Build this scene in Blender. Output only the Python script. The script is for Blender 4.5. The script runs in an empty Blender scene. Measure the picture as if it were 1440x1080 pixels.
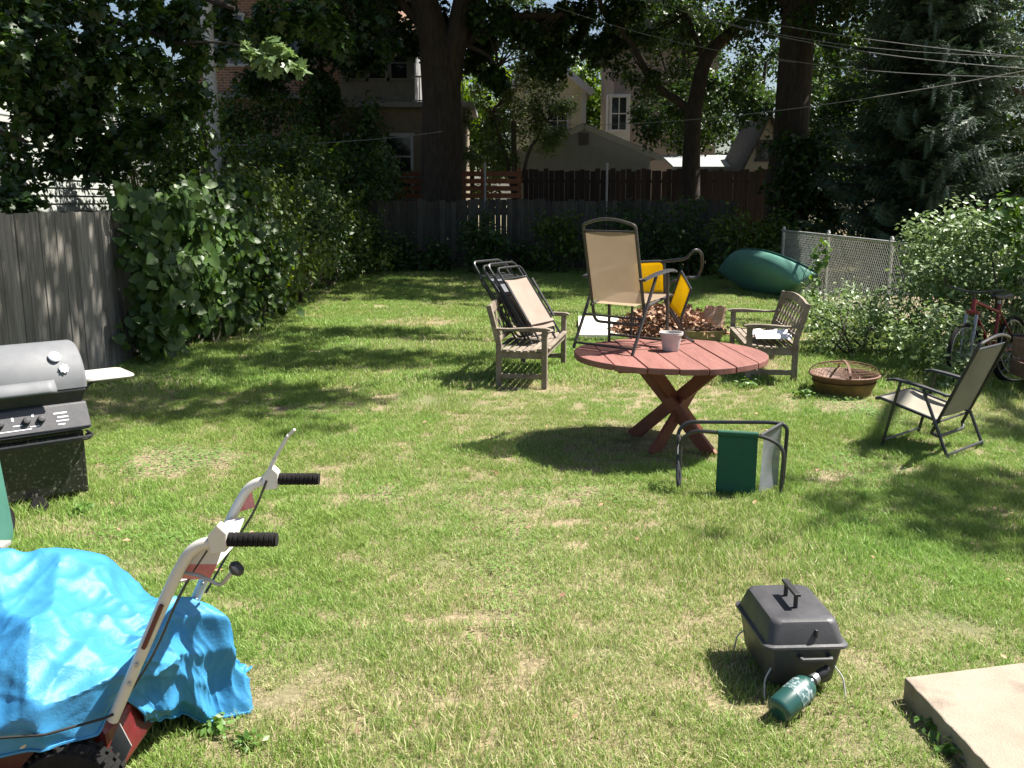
import bpy, math, random
import numpy as np
from mathutils import Vector, Matrix, Euler
rad = math.radians
random.seed(7)
RNG = np.random.default_rng(11)
SC = bpy.context.scene
COL = SC.collection

# ------------------------------------------------------------------ camera, sky, sun, exposure
F_PX, PITCH, CAM_H = 1300.0, rad(11.2), 1.83
cam_d = bpy.data.cameras.new('camera')
cam_d.sensor_width = 36.0
cam_d.lens = F_PX / 1440 * 36.0
cam_d.clip_end = 2000
cam = bpy.data.objects.new('camera', cam_d)
COL.objects.link(cam)
cam.location = (0, 0, CAM_H)
cam.rotation_euler = (math.pi / 2 - PITCH, 0, 0)
SC.camera = cam

SUN_EL, SUN_AZ = rad(57), rad(15)          # azimuth from +X towards +Y
SUN = Vector((math.cos(SUN_EL) * math.cos(SUN_AZ), math.cos(SUN_EL) * math.sin(SUN_AZ), math.sin(SUN_EL)))
world = bpy.data.worlds.new('World')
SC.world = world
world.use_nodes = True
wn = world.node_tree
sky = wn.nodes.new('ShaderNodeTexSky')
sky.sky_type = 'NISHITA'
sky.sun_disc = False
sky.sun_elevation = SUN_EL
sky.sun_rotation = math.atan2(SUN.x, SUN.y)
sky.dust_density = 2.0
wn.links.new(sky.outputs[0], wn.nodes['Background'].inputs[0])
wn.nodes['Background'].inputs[1].default_value = 0.05
sun_d = bpy.data.lights.new('sun', 'SUN')
sun_d.energy = 5.0
sun_d.angle = rad(0.5)
sun_d.color = (1.0, 0.95, 0.87)
sun_o = bpy.data.objects.new('sun', sun_d)
sun_o.rotation_euler = SUN.to_track_quat('Z', 'Y').to_euler()
sun_o.location = (20, 5, 30)
COL.objects.link(sun_o)
SC.view_settings.view_transform = 'Standard'
SC.view_settings.look = 'None'
SC.view_settings.exposure = 1.5
SC.view_settings.gamma = 1.0
SC.cycles.max_bounces = 6
SC.cycles.diffuse_bounces = 3
SC.cycles.glossy_bounces = 2
SC.cycles.transmission_bounces = 3
SC.cycles.transparent_max_bounces = 6
SC.cycles.caustics_reflective = False
SC.cycles.caustics_refractive = False
SC.cycles.sample_clamp_indirect = 4.0
SC.cycles.use_denoising = True


# ------------------------------------------------------------------ measuring helpers
def ray(px, py):
    a, b = (px - 720) / F_PX, (540 - py) / F_PX
    return Vector((a, math.cos(PITCH) + b * math.sin(PITCH), -math.sin(PITCH) + b * math.cos(PITCH)))


def gp(px, py, z=0.0):                     # the point at height z seen at a pixel
    d = ray(px, py)
    t = (z - CAM_H) / d.z
    return Vector((d.x * t, d.y * t, z))


def at(px, py, y):                         # the point at distance y seen at a pixel
    d = ray(px, py)
    t = y / d.y
    return Vector((d.x * t, y, CAM_H + d.z * t))


# ------------------------------------------------------------------ mesh helpers
class MB:
    def __init__(self):
        self.v, self.f = [], []

    def add(self, vs, fs):
        o = len(self.v)
        self.v += [tuple(p) for p in vs]
        self.f += [tuple(i + o for i in q) for q in fs]
        return self

    def box(self, c, s, R=None):
        hx, hy, hz = s[0] / 2, s[1] / 2, s[2] / 2
        P = [Vector((x, y, z)) for x in (-hx, hx) for y in (-hy, hy) for z in (-hz, hz)]
        if R is not None:
            P = [R @ p for p in P]
        c = Vector(c)
        return self.add([p + c for p in P], [(0, 1, 3, 2), (4, 6, 7, 5), (0, 4, 5, 1), (2, 3, 7, 6), (0, 2, 6, 4), (1, 5, 7, 3)])

    def bar(self, p, q, w, h, up=(0, 0, 1)):
        p, q, up = Vector(p), Vector(q), Vector(up)
        d = (q - p)
        L = d.length
        d.normalize()
        s = d.cross(up)
        if s.length < 1e-5:
            s = d.cross(Vector((1, 0, 0)))
        s.normalize()
        u = s.cross(d)
        R = Matrix((s, d, u)).transposed()
        return self.box((p + q) / 2, (w, L, h), R)

    def tube(self, pts, r, n=8, closed=False, cap=True):
        P = [Vector(p) for p in pts]
        m = len(P)
        rr = r if isinstance(r, (list, tuple)) else [r] * m
        T = []
        for i in range(m):
            if closed:
                t = P[(i + 1) % m] - P[i - 1]
            else:
                t = P[min(i + 1, m - 1)] - P[max(i - 1, 0)]
            if t.length < 1e-9:
                t = Vector((0, 0, 1))
            T.append(t.normalized())
        ref = Vector((0, 0, 1)) if abs(T[0].z) < 0.9 else Vector((1, 0, 0))
        nrm = (ref - T[0] * ref.dot(T[0])).normalized()
        vs, fs = [], []
        for i in range(m):
            nrm = nrm - T[i] * nrm.dot(T[i])
            nrm.normalize()
            b = T[i].cross(nrm)
            for k in range(n):
                a = 2 * math.pi * k / n
                vs.append(P[i] + (nrm * math.cos(a) + b * math.sin(a)) * rr[i])
        for i in range(m if closed else m - 1):
            j = (i + 1) % m
            for k in range(n):
                l = (k + 1) % n
                fs.append((i * n + k, i * n + l, j * n + l, j * n + k))
        if cap and not closed:
            fs.append(tuple(range(n - 1, -1, -1)))
            fs.append(tuple((m - 1) * n + k for k in range(n)))
        return self.add(vs, fs)

    def lathe(self, prof, n=32, M=None):
        vs, fs = [], []
        m = len(prof)
        for (r, z) in prof:
            for k in range(n):
                a = 2 * math.pi * k / n
                p = Vector((max(r, 1e-4) * math.cos(a), max(r, 1e-4) * math.sin(a), z))
                vs.append(M @ p if M else p)
        for i in range(m - 1):
            for k in range(n):
                l = (k + 1) % n
                fs.append((i * n + k, i * n + l, (i + 1) * n + l, (i + 1) * n + k))
        return self.add(vs, fs)

    def prism(self, out, d, M=None):       # outline in local XY, thickness d along local Z
        n = len(out)
        vs = [Vector((x, y, 0)) for x, y in out] + [Vector((x, y, d)) for x, y in out]
        if M:
            vs = [M @ p for p in vs]
        fs = [tuple(range(n - 1, -1, -1)), tuple(range(n, 2 * n))] + [(i, (i + 1) % n, n + (i + 1) % n, n + i) for i in range(n)]
        return self.add(vs, fs)

    def surf(self, fn, nu, nv):
        vs = [fn(i / nu, j / nv) for i in range(nu + 1) for j in range(nv + 1)]
        w = nv + 1
        return self.add(vs, [(i * w + j, (i + 1) * w + j, (i + 1) * w + j + 1, i * w + j + 1) for i in range(nu) for j in range(nv)])

    def build(self, name, mat, parent=None, smooth=False, bevel=0.0, org=None, solid=0.0, sub=0):
        me = bpy.data.meshes.new(name)
        vs = self.v if org is None else [(p[0] - org[0], p[1] - org[1], p[2] - org[2]) for p in self.v]
        me.from_pydata(vs, [], self.f)
        me.materials.append(mat)
        if smooth:
            me.polygons.foreach_set('use_smooth', [True] * len(me.polygons))
            me.set_sharp_from_angle(angle=rad(40))
        o = bpy.data.objects.new(name, me)
        COL.objects.link(o)
        if parent is not None:
            o.parent = parent
        if sub:
            m = o.modifiers.new('sub', 'SUBSURF'); m.levels = sub; m.render_levels = sub
        if solid:
            m = o.modifiers.new('solid', 'SOLIDIFY'); m.thickness = solid; m.offset = 0
        if bevel:
            m = o.modifiers.new('bevel', 'BEVEL'); m.width = bevel; m.segments = 2; m.limit_method = 'ANGLE'; m.angle_limit = rad(35)
        return o


def fillet(pts, r, n=5, closed=False):
    P = [Vector(p) for p in pts]
    out = []
    m = len(P)
    for i in range(m):
        if not closed and i in (0, m - 1):
            out.append(P[i]); continue
        a, b, c = P[i - 1], P[i], P[(i + 1) % m]
        d1, d2 = (a - b), (c - b)
        k = min(r, d1.length * .49, d2.length * .49)
        s, e = b + d1.normalized() * k, b + d2.normalized() * k
        for j in range(n + 1):
            t = j / n
            out.append(s * (1 - t) ** 2 + b * 2 * t * (1 - t) + e * t ** 2)
    return out


def tag(o, label=None, cat=None, group=None, kind=None):
    if label: o['label'] = label
    if cat: o['category'] = cat
    if group: o['group'] = group
    if kind: o['kind'] = kind
    return o


def thing(name, label, cat, loc=(0, 0, 0), rot=(0, 0, 0), group=None):
    o = bpy.data.objects.new(name, None)
    COL.objects.link(o)
    o.location = loc
    o.rotation_euler = rot
    o.empty_display_size = 0.1
    return tag(o, label, cat, group)


# ------------------------------------------------------------------ materials
def nodes_of(name):
    m = bpy.data.materials.new(name)
    m.use_nodes = True
    nt = m.node_tree
    return m, nt, nt.nodes['Principled BSDF'], nt.nodes['Material Output']


def c4(c):
    return (c[0], c[1], c[2], 1)


def mixc(nt, fac, a, b):
    n = nt.nodes.new('ShaderNodeMix'); n.data_type = 'RGBA'
    for sock, val in ((n.inputs[0], fac), (n.inputs[6], a), (n.inputs[7], b)):
        if hasattr(val, 'links'):
            nt.links.new(val, sock)
        elif isinstance(val, (int, float)):
            sock.default_value = val
        else:
            sock.default_value = c4(val)
    return n.outputs[2]


def noise(nt, scale, detail=5, rough=.6, stretch=(1, 1, 1), coord='Object'):
    if coord == 'World':
        src = nt.nodes.new('ShaderNodeNewGeometry').outputs['Position']
    else:
        src = nt.nodes.new('ShaderNodeTexCoord').outputs[coord]
    mp = nt.nodes.new('ShaderNodeMapping'); mp.inputs['Scale'].default_value = stretch
    nt.links.new(src, mp.inputs[0])
    nz = nt.nodes.new('ShaderNodeTexNoise')
    nz.inputs['Scale'].default_value = scale
    nz.inputs['Detail'].default_value = detail
    nz.inputs['Roughness'].default_value = rough
    nt.links.new(mp.outputs[0], nz.inputs['Vector'])
    return nz.outputs[0]


def remap(nt, v, a, b, lo=0, hi=1):
    n = nt.nodes.new('ShaderNodeMapRange')
    n.inputs[1].default_value, n.inputs[2].default_value = a, b
    n.inputs[3].default_value, n.inputs[4].default_value = lo, hi
    nt.links.new(v, n.inputs[0])
    return n.outputs[0]


def island(nt):
    return nt.nodes.new('ShaderNodeNewGeometry').outputs['Random Per Island']


def M(name, col, rough=.6, metal=0.0, col2=None, scale=6, stretch=(1, 1, 1), ramp=(.35, .65), bump=0.0, bscale=None,
      spec=.5, isl=0.0, col3=None, scale3=1.5, ramp3=(.5, .7), coat=0.0, rvar=0.0):
    m, nt, b, out = nodes_of(name)
    b.inputs['Roughness'].default_value = rough
    b.inputs['Metallic'].default_value = metal
    b.inputs['Specular IOR Level'].default_value = spec
    b.inputs['Coat Weight'].default_value = coat
    c = None
    if col2 is not None:
        c = mixc(nt, remap(nt, noise(nt, scale, 6, .65, stretch), *ramp), col, col2)
    if col3 is not None:
        c = mixc(nt, remap(nt, noise(nt, scale3, 6, .6), *ramp3), c if c is not None else col, col3)
    if isl:
        hs = nt.nodes.new('ShaderNodeHueSaturation')
        nt.links.new(remap(nt, island(nt), 0, 1, 1 - isl, 1 + isl), hs.inputs['Value'])
        if c is not None:
            nt.links.new(c, hs.inputs['Color'])
        else:
            hs.inputs['Color'].default_value = c4(col)
        c = hs.outputs[0]
    if c is None:
        b.inputs['Base Color'].default_value = c4(col)
    else:
        nt.links.new(c, b.inputs['Base Color'])
    if rvar:
        nt.links.new(remap(nt, noise(nt, 14, 5), .3, .7, rough - rvar, rough + rvar), b.inputs['Roughness'])
    if bump:
        bp = nt.nodes.new('ShaderNodeBump')
        bp.inputs['Strength'].default_value = bump
        bp.inputs['Distance'].default_value = .01
        nt.links.new(noise(nt, bscale or scale * 2, 6, .65, stretch), bp.inputs['Height'])
        nt.links.new(bp.outputs[0], b.inputs['Normal'])
    return m


def leaf_mat(name, dark, light, trans=.35, rough=.42, pale=None, spec=.5):
    m, nt, b, out = nodes_of(name)
    c = mixc(nt, island(nt), dark, light)
    if pale is not None:
        nz = remap(nt, noise(nt, .9, 3, .5, coord='World'), .45, .7)
        c = mixc(nt, nz, c, pale)
    nt.links.new(c, b.inputs['Base Color'])
    b.inputs['Roughness'].default_value = rough
    b.inputs['Specular IOR Level'].default_value = spec
    tr = nt.nodes.new('ShaderNodeBsdfTranslucent')
    hs = nt.nodes.new('ShaderNodeHueSaturation')
    hs.inputs['Hue'].default_value = .48
    hs.inputs['Saturation'].default_value = 1.15
    hs.inputs['Value'].default_value = 1.5
    nt.links.new(c, hs.inputs['Color'])
    nt.links.new(hs.outputs[0], tr.inputs[0])
    mx = nt.nodes.new('ShaderNodeMixShader')
    mx.inputs[0].default_value = trans
    nt.links.new(b.outputs[0], mx.inputs[1])
    nt.links.new(tr.outputs[0], mx.inputs[2])
    nt.links.new(mx.outputs[0], out.inputs[0])
    return m


def sling_mat(name, a, b_, see=.14, trans=.25):
    m, nt, b, out = nodes_of(name)
    w = remap(nt, noise(nt, 5, 4), .3, .7)
    c = mixc(nt, w, a, b_)
    nt.links.new(c, b.inputs['Base Color'])
    b.inputs['Roughness'].default_value = .75
    tr = nt.nodes.new('ShaderNodeBsdfTranslucent')
    nt.links.new(c, tr.inputs[0])
    m1 = nt.nodes.new('ShaderNodeMixShader'); m1.inputs[0].default_value = trans
    nt.links.new(b.outputs[0], m1.inputs[1]); nt.links.new(tr.outputs[0], m1.inputs[2])
    tp = nt.nodes.new('ShaderNodeBsdfTransparent')
    m2 = nt.nodes.new('ShaderNodeMixShader'); m2.inputs[0].default_value = see
    nt.links.new(m1.outputs[0], m2.inputs[1]); nt.links.new(tp.outputs[0], m2.inputs[2])
    nt.links.new(m2.outputs[0], out.inputs[0])
    return m


def brick_mat(name):
    m, nt, b, out = nodes_of(name)
    tc = nt.nodes.new('ShaderNodeTexCoord')
    sp = nt.nodes.new('ShaderNodeSeparateXYZ'); nt.links.new(tc.outputs['Object'], sp.inputs[0])
    ad = nt.nodes.new('ShaderNodeMath'); nt.links.new(sp.outputs[0], ad.inputs[0]); nt.links.new(sp.outputs[1], ad.inputs[1])
    cb = nt.nodes.new('ShaderNodeCombineXYZ'); nt.links.new(ad.outputs[0], cb.inputs[0]); nt.links.new(sp.outputs[2], cb.inputs[1])
    br = nt.nodes.new('ShaderNodeTexBrick')
    nt.links.new(cb.outputs[0], br.inputs['Vector'])
    br.inputs['Color1'].default_value = (.22, .095, .06, 1)
    br.inputs['Color2'].default_value = (.30, .14, .085, 1)
    br.inputs['Mortar'].default_value = (.36, .30, .24, 1)
    br.inputs['Scale'].default_value = 1.0
    br.inputs['Brick Width'].default_value = .24
    br.inputs['Row Height'].default_value = .085
    br.inputs['Mortar Size'].default_value = .012
    nt.links.new(br.outputs[0], b.inputs['Base Color'])
    b.inputs['Roughness'].default_value = .85
    bp = nt.nodes.new('ShaderNodeBump'); bp.inputs['Strength'].default_value = .4; bp.inputs['Distance'].default_value = .01; bp.invert = True
    nt.links.new(br.outputs['Fac'], bp.inputs['Height']); nt.links.new(bp.outputs[0], b.inputs['Normal'])
    return m


MT = dict(
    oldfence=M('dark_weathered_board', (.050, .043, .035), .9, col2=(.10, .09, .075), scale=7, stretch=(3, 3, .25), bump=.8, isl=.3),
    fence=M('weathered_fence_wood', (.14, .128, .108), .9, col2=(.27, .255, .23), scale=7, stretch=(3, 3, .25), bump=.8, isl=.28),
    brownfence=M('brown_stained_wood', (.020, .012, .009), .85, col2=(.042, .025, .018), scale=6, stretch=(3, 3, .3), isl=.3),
    redslat=M('red_stained_wood', (.22, .07, .03), .7, col2=(.32, .12, .05), scale=5, isl=.2),
    benchwood=M('weathered_bench_wood', (.145, .11, .08), .85, col2=(.26, .22, .175), scale=9, stretch=(1, 1, 1), bump=.5, bscale=40, isl=.16, rvar=.1),
    redwood=M('faded_red_table_paint', (.175, .066, .052), .66, col2=(.235, .098, .080), scale=5, stretch=(3, .35, 1), bump=.35, bscale=30, isl=.08, col3=(.15, .07, .055), scale3=9, ramp3=(.6, .75)),
    redleg=M('red_table_leg_paint', (.17, .045, .026), .6, col2=(.23, .072, .045), scale=7, bump=.3, bscale=30, isl=.1),
    black=M('black_tube_metal', (.014, .015, .017), .35, col2=(.03, .03, .032), scale=30, metal=.0, spec=.6),
    bronze=M('dark_bronze_tube', (.025, .022, .020), .4, col2=(.05, .04, .033), scale=25, spec=.6),
    blackplastic=M('black_plastic', (.016, .016, .018), .5, col2=(.03, .03, .032), scale=20, bump=.1),
    rubber=M('black_rubber', (.008, .008, .008), .9, spec=.2, col2=(.018, .017, .016), scale=14, bump=.5),
    lidgrey=M('grey_enamel_lid', (.125, .13, .14), .6, col2=(.16, .165, .172), scale=4, rvar=.06, spec=.35),
    portlid=M('charcoal_enamel', (.043, .043, .047), .47, col2=(.062, .061, .066), scale=5, bump=.08, bscale=60, rvar=.08),
    shelf=M('pale_shelf', (.36, .355, .33), .6, col2=(.42, .41, .39), scale=6),
    white=M('white_plate_glare', (.60, .56, .54), .45, col2=(.60, .58, .54), scale=6, ramp=(.5, .75)),  # glare on the machine's plates, put into the colour
    whitehandle=M('scuffed_white_enamel', (.58, .555, .50), .42, col2=(.52, .49, .44), scale=18, ramp=(.5, .8), coat=.2),
    pink=M('faded_red_plate', (.55, .13, .12), .5, col2=(.66, .28, .26), scale=9),
    redbody=M('dull_red_enamel', (.13, .008, .012), .5, col2=(.07, .008, .009), scale=5, coat=.15, rvar=.1),
    tarp=M('blue_tarp_plastic', (.030, .185, .39), .48, col2=(.042, .225, .43), scale=5, bump=.3, bscale=40, spec=.4),
    rope=M('black_cord', (.012, .012, .012), .8),
    steel=M('bare_steel', (.42, .42, .42), .4, metal=.8, col2=(.3, .3, .3), scale=20),
    chrome=M('galvanised_wire', (.42, .42, .40), .5, metal=.35, col2=(.5, .5, .48), scale=3),
    propane=M('dark_green_cylinder_paint', (.012, .06, .052), .32, coat=.3, col2=(.02, .075, .065), scale=9),
    proplabel=M('printed_label', (.04, .10, .10), .45, col2=(.30, .35, .35), scale=85, ramp=(.50, .56), stretch=(1, 1, .5)),
    concrete=M('slab_concrete', (.25, .205, .155), .9, col2=(.31, .262, .205), scale=4, bump=.6, bscale=120, col3=(.165, .13, .10), scale3=7, ramp3=(.52, .78)),
    rust=M('rusty_copper', (.12, .058, .038), .65, metal=.25, col2=(.20, .115, .08), scale=9, bump=.3, col3=(.06, .03, .02), scale3=5, ramp3=(.55, .7)),
    rustdark=M('rusty_ring', (.10, .065, .022), .7, metal=.2, col2=(.20, .13, .04), scale=10, bump=.3),
    canoe=M('green_canoe_hull', (.085, .225, .18), .55, col2=(.11, .265, .215), scale=3, rvar=.06),
    canoerim=M('dark_green_gunwale', (.010, .07, .055), .4),
    bin=M('green_bin_plastic', (.045, .15, .12), .5, col2=(.06, .18, .15), scale=6, bump=.1),
    greencanvas=M('green_canvas', (.010, .075, .042), .8, col2=(.013, .09, .052), scale=60, bump=.15, bscale=300),
    greymesh=sling_mat('grey_mesh_fabric', (.15, .16, .19), (.20, .21, .24), .12, .2),
    yellow=sling_mat('yellow_canvas', (.92, .68, .006), (.96, .74, .012), .0, .5),
    sling=sling_mat('tan_sling', (.33, .24, .16), (.385, .29, .20), .14, .22),
    slingpink=sling_mat('dusty_pink_sling', (.27, .20, .16), (.32, .25, .20), .02, .1),
    slingolive=sling_mat('olive_grey_sling', (.20, .185, .14), (.25, .235, .185), .0, .06),
    pot=M('grey_white_pot', (.42, .42, .41), .6, col2=(.55, .55, .53), scale=8),
    paper=M('white_paper', (.78, .78, .80), .7, col2=(.55, .56, .62), scale=24, ramp=(.5, .62)),
    foam=M('white_board', (.80, .77, .70), .7, col2=(.7, .66, .58), scale=4),
    bag=M('brown_paper_bag', (.36, .23, .16), .8, col2=(.48, .32, .24), scale=9, bump=.6),
    wicker=M('pale_wicker', (.42, .31, .17), .8, col2=(.25, .17, .09), scale=26, bump=.6),
    deadleaf=M('dry_brown_leaf', (.26, .14, .085), .75, col2=(.42, .26, .17), scale=3, isl=.5, spec=.3),
    soil=M('brown_soil', (.13, .085, .05), .95, col2=(.22, .15, .09), scale=12, bump=.8),
    bark=M('dark_bark', (.024, .018, .014), .95, col2=(.055, .042, .032), scale=7, stretch=(2, 2, .4), bump=1.2, bscale=16),
    bark2=M('grey_brown_bark', (.06, .047, .036), .95, col2=(.11, .09, .07), scale=7, stretch=(2, 2, .4), bump=1.2, bscale=16),
    brick=brick_mat('red_brown_brick'),
    cream=M('cream_stucco', (.18, .145, .10), .9, col2=(.22, .18, .125), scale=3),
    yellowhouse=M('pale_yellow_siding', (.46, .43, .27), .8, col2=(.50, .48, .33), scale=2),
    whitesiding=M('white_siding', (.36, .38, .355), .6, col2=(.31, .33, .30), scale=2),
    pinkhouse=M('pinkish_stucco', (.19, .155, .135), .9, col2=(.235, .195, .17), scale=2),
    garage=M('grey_siding', (.23, .25, .245), .8, col2=(.27, .29, .28), scale=3),
    shedwall=M('cream_clapboard', (.52, .44, .33), .8, col2=(.58, .50, .40), scale=3),
    roof=M('grey_shingle', (.06, .057, .055), .9, col2=(.11, .105, .10), scale=12, bump=.5),
    trim=M('white_trim', (.48, .48, .47), .5, col2=(.4, .4, .39), scale=4),
    greytrim=M('grey_trim', (.20, .20, .195), .6, col2=(.26, .26, .25), scale=4),
    glass=M('dark_window_glass', (.02, .024, .028), .06, spec=.8),
    pole=M('weathered_pole', (.38, .37, .37), .8, col2=(.52, .52, .53), scale=6, stretch=(2, 2, .2), bump=.4),
    wire=M('grey_cable', (.20, .20, .20), .5),
    redbike=M('red_bicycle_paint', (.20, .012, .010), .5, coat=.1),
    cartwood=M('red_brown_cart_board', (.16, .095, .065), .8, col2=(.24, .15, .105), scale=6, stretch=(.4, 3, 3), bump=.4, isl=.2),
    logo=M('pale_decal', (.75, .75, .80), .4),
    grass=None,
)
LEAF = dict(
    vine=leaf_mat('vine_leaf', (.028, .070, .012), (.085, .15, .032), .32, .45, spec=.4),
    hedge=leaf_mat('hedge_leaf', (.022, .055, .010), (.070, .135, .022), .32, .45),
    hedge2=leaf_mat('hedge_leaf_yellower', (.040, .08, .010), (.12, .18, .024), .35, .45),
    maple=leaf_mat('maple_leaf', (.014, .038, .010), (.045, .095, .018), .35, .42),
    maplesunlit=leaf_mat('sunlit_maple_leaf', (.10, .17, .06), (.20, .28, .13), .35, .4),
    crown=leaf_mat('tree_leaf', (.016, .042, .010), (.055, .11, .018), .38, .42),
    bright=leaf_mat('bright_tree_leaf', (.06, .13, .015), (.14, .22, .03), .42, .45),
    apple=leaf_mat('small_tree_leaf', (.06, .11, .025), (.18, .25, .09), .33, .42),
    bush=leaf_mat('silvery_bush_leaf', (.085, .145, .045), (.21, .30, .125), .30, .45, spec=.45),
    bushdark=leaf_mat('green_bush_leaf', (.04, .085, .022), (.11, .18, .055), .3, .45),
    shade=leaf_mat('overhead_leaf', (.02, .05, .012), (.05, .10, .02), .3, .5),
    spruce=leaf_mat('blue_spruce_needle', (.028, .058, .034), (.085, .135, .085), .08, .55),
    weed=leaf_mat('weed_leaf', (.05, .12, .02), (.13, .24, .05), .3, .45),
)

# ------------------------------------------------------------------ foliage helpers (numpy)
T_SIMPLE = (np.array([(0, 0, 0), (.30, .45, .07), (0, 1, 0), (-.30, .45, .07)], float), [(0, 1, 2), (0, 2, 3)])
T_HEART = (np.array([(0, 0, 0), (.28, -.14, .03), (.50, .12, .08), (.42, .5, .07), (0, 1, -.06), (-.42, .5, .07), (-.5, .12, .08), (-.28, -.14, .03)], float),
           [(0, 1, 2, 3, 4), (0, 4, 5, 6, 7)])
T_MAPLE = (np.array([(0, 0, 0), (.22, -.12, .02), (.50, -.02, .07), (.36, .2, .04), (.62, .48, .1), (.28, .46, .04), (.2, .68, .03), (0, 1, -.05),
                     (-.2, .68, .03), (-.28, .46, .04), (-.62, .48, .1), (-.36, .2, .04), (-.50, -.02, .07), (-.22, -.12, .02)], float),
           [(0, 1, 2, 3, 4, 5, 6, 7), (0, 7, 8, 9, 10, 11, 12, 13)])


def spray_template():
    v, f = [], []
    r = random.Random(3)
    for i in range(11):
        y = .02 + i * .088
        for s in (-1, 1):
            L = .24 * (1 - .45 * i / 10)
            a = rad(48 + r.uniform(-12, 12))
            zz = r.uniform(-.06, .1)
            o = len(v)
            v += [(0, y, 0), (0, y + .07, 0), (s * L * math.sin(a), y + L * math.cos(a), zz)]
            f.append((o, o + 1, o + 2))
    o = len(v)
    v += [(-.015, 0, 0), (.015, 0, 0), (0, 1.08, .02)]
    f.append((o, o + 1, o + 2))
    return np.array(v, float), f


T_SPRAY = spray_template()


def unit(a):
    return a / np.maximum(np.linalg.norm(a, axis=1, keepdims=True), 1e-9)


def leaf_mesh(name, P, S, N, tmpl, mat, parent=None, T=None, droop=.4, org=(0, 0, 0)):
    P = np.asarray(P, float) - np.array(org)
    n = len(P)
    N = unit(N)
    if T is None:
        T = RNG.normal(size=(n, 3)); T[:, 2] -= droop * 2
    T = unit(T - N * np.sum(T * N, axis=1, keepdims=True))
    B = np.cross(T, N)
    tv, tf = tmpl
    k = len(tv)
    S = np.asarray(S, float).reshape(n, 1, 1)
    V = P[:, None, :] + S * (tv[None, :, 0:1] * B[:, None, :] + tv[None, :, 1:2] * T[:, None, :] + tv[None, :, 2:3] * N[:, None, :])
    V = V.reshape(-1, 3)
    li = np.concatenate([np.array(q) for q in tf])
    ls = np.array([len(q) for q in tf])
    L = (li[None, :] + (np.arange(n) * k)[:, None]).reshape(-1)
    sizes = np.tile(ls, n)
    starts = np.concatenate([[0], np.cumsum(sizes)[:-1]])
    me = bpy.data.meshes.new(name)
    me.vertices.add(len(V)); me.vertices.foreach_set('co', V.astype(np.float32).ravel())
    me.loops.add(len(L)); me.loops.foreach_set('vertex_index', L.astype(np.int32))
    me.polygons.add(len(sizes)); me.polygons.foreach_set('loop_start', starts.astype(np.int32))
    me.update(calc_edges=True)
    me.materials.append(mat)
    o = bpy.data.objects.new(name, me)
    COL.objects.link(o)
    if parent is not None:
        o.parent = parent
    return o


def clump_leaves(clumps, dens, size, up=.6, flat=1.0, shell=.45):
    """clumps: rows x,y,z,r -> leaf positions, sizes and normals; dens = leaves per m3-ish of clump surface"""
    P, S, N = [], [], []
    for (x, y, z, r) in clumps:
        n = max(4, int(dens * r * r))
        d = unit(RNG.normal(size=(n, 3)))
        q = r * (shell + (1 - shell) * RNG.random((n, 1))) * (1 + .18 * RNG.normal(size=(n, 1)))
        p = d * q
        p[:, 2] *= flat
        P.append(p + np.array([x, y, z]))
        S.append(size * RNG.uniform(.5, 1.35, n))
        nn = d * .6 + RNG.normal(size=(n, 3)) * .55
        nn[:, 2] += up
        N.append(nn)
    return np.concatenate(P), np.concatenate(S), np.concatenate(N)


def blob_clumps(c, r, n, cr=(.25, .5), seed=0, low=-1.0):
    g = np.random.default_rng(seed)
    out = []
    while len(out) < n:
        d = g.normal(size=3); d /= np.linalg.norm(d)
        q = g.random() ** .4
        p = d * q
        if p[2] < low:
            continue
        out.append((c[0] + p[0] * r[0], c[1] + p[1] * r[1], c[2] + p[2] * r[2], g.uniform(*cr)))
    return out


def limb(mb, p, q, r0, r1, bend=.15, n=6, seed=0, sides=8):
    g = random.Random(seed)
    p, q = Vector(p), Vector(q)
    L = (q - p).length
    k = Vector((g.uniform(-1, 1), g.uniform(-1, 1), g.uniform(0, 1))) * bend * L
    pts, rr = [], []
    for i in range(n + 1):
        t = i / n
        w = 4 * t * (1 - t)
        pts.append(p.lerp(q, t) + k * w + Vector((g.uniform(-1, 1), g.uniform(-1, 1), g.uniform(-1, 1))) * .015 * L * (0 < i < n))
        rr.append(r0 + (r1 - r0) * t)
    mb.tube(pts, rr, sides)
    return pts


def tree(name, label, cat, base, trunk_pts, trunk_r, limbs, clumps, dens, size, leaf, tmpl=T_SIMPLE, bark='bark', group=None, up=.6, shell=.4, twigs=0):
    o = thing(name, label, cat, base, group=group)
    mb = MB()
    mb.tube(fillet(trunk_pts, .5, 4), list(np.interp(np.linspace(0, 1, len(fillet(trunk_pts, .5, 4))), np.linspace(0, 1, len(trunk_r)), trunk_r)), 14)
    for i, (p, q, r0, r1) in enumerate(limbs):
        limb(mb, p, q, r0, r1, .1, 7, i + len(name))
    mb.build('trunk', MT[bark], o, smooth=True, org=base)
    if twigs:
        ends = [q for (_, q, _, _) in limbs] or [trunk_pts[-1]]
        for i, cl in enumerate(clumps[:twigs]):
            c = Vector(cl[:3])
            e = min(ends, key=lambda w: (Vector(w) - c).length)
            tb = MB()
            limb(tb, e, c, .035, .01, .12, 4, i, 5)
            tb.build('branch', MT[bark], o, smooth=True, org=base)
    if len(clumps):
        P, S, N = clump_leaves(clumps, dens, size, up, shell=shell)
        leaf_mesh('crown', P, S, N, tmpl, LEAF[leaf], o, org=base)
    return o


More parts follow.
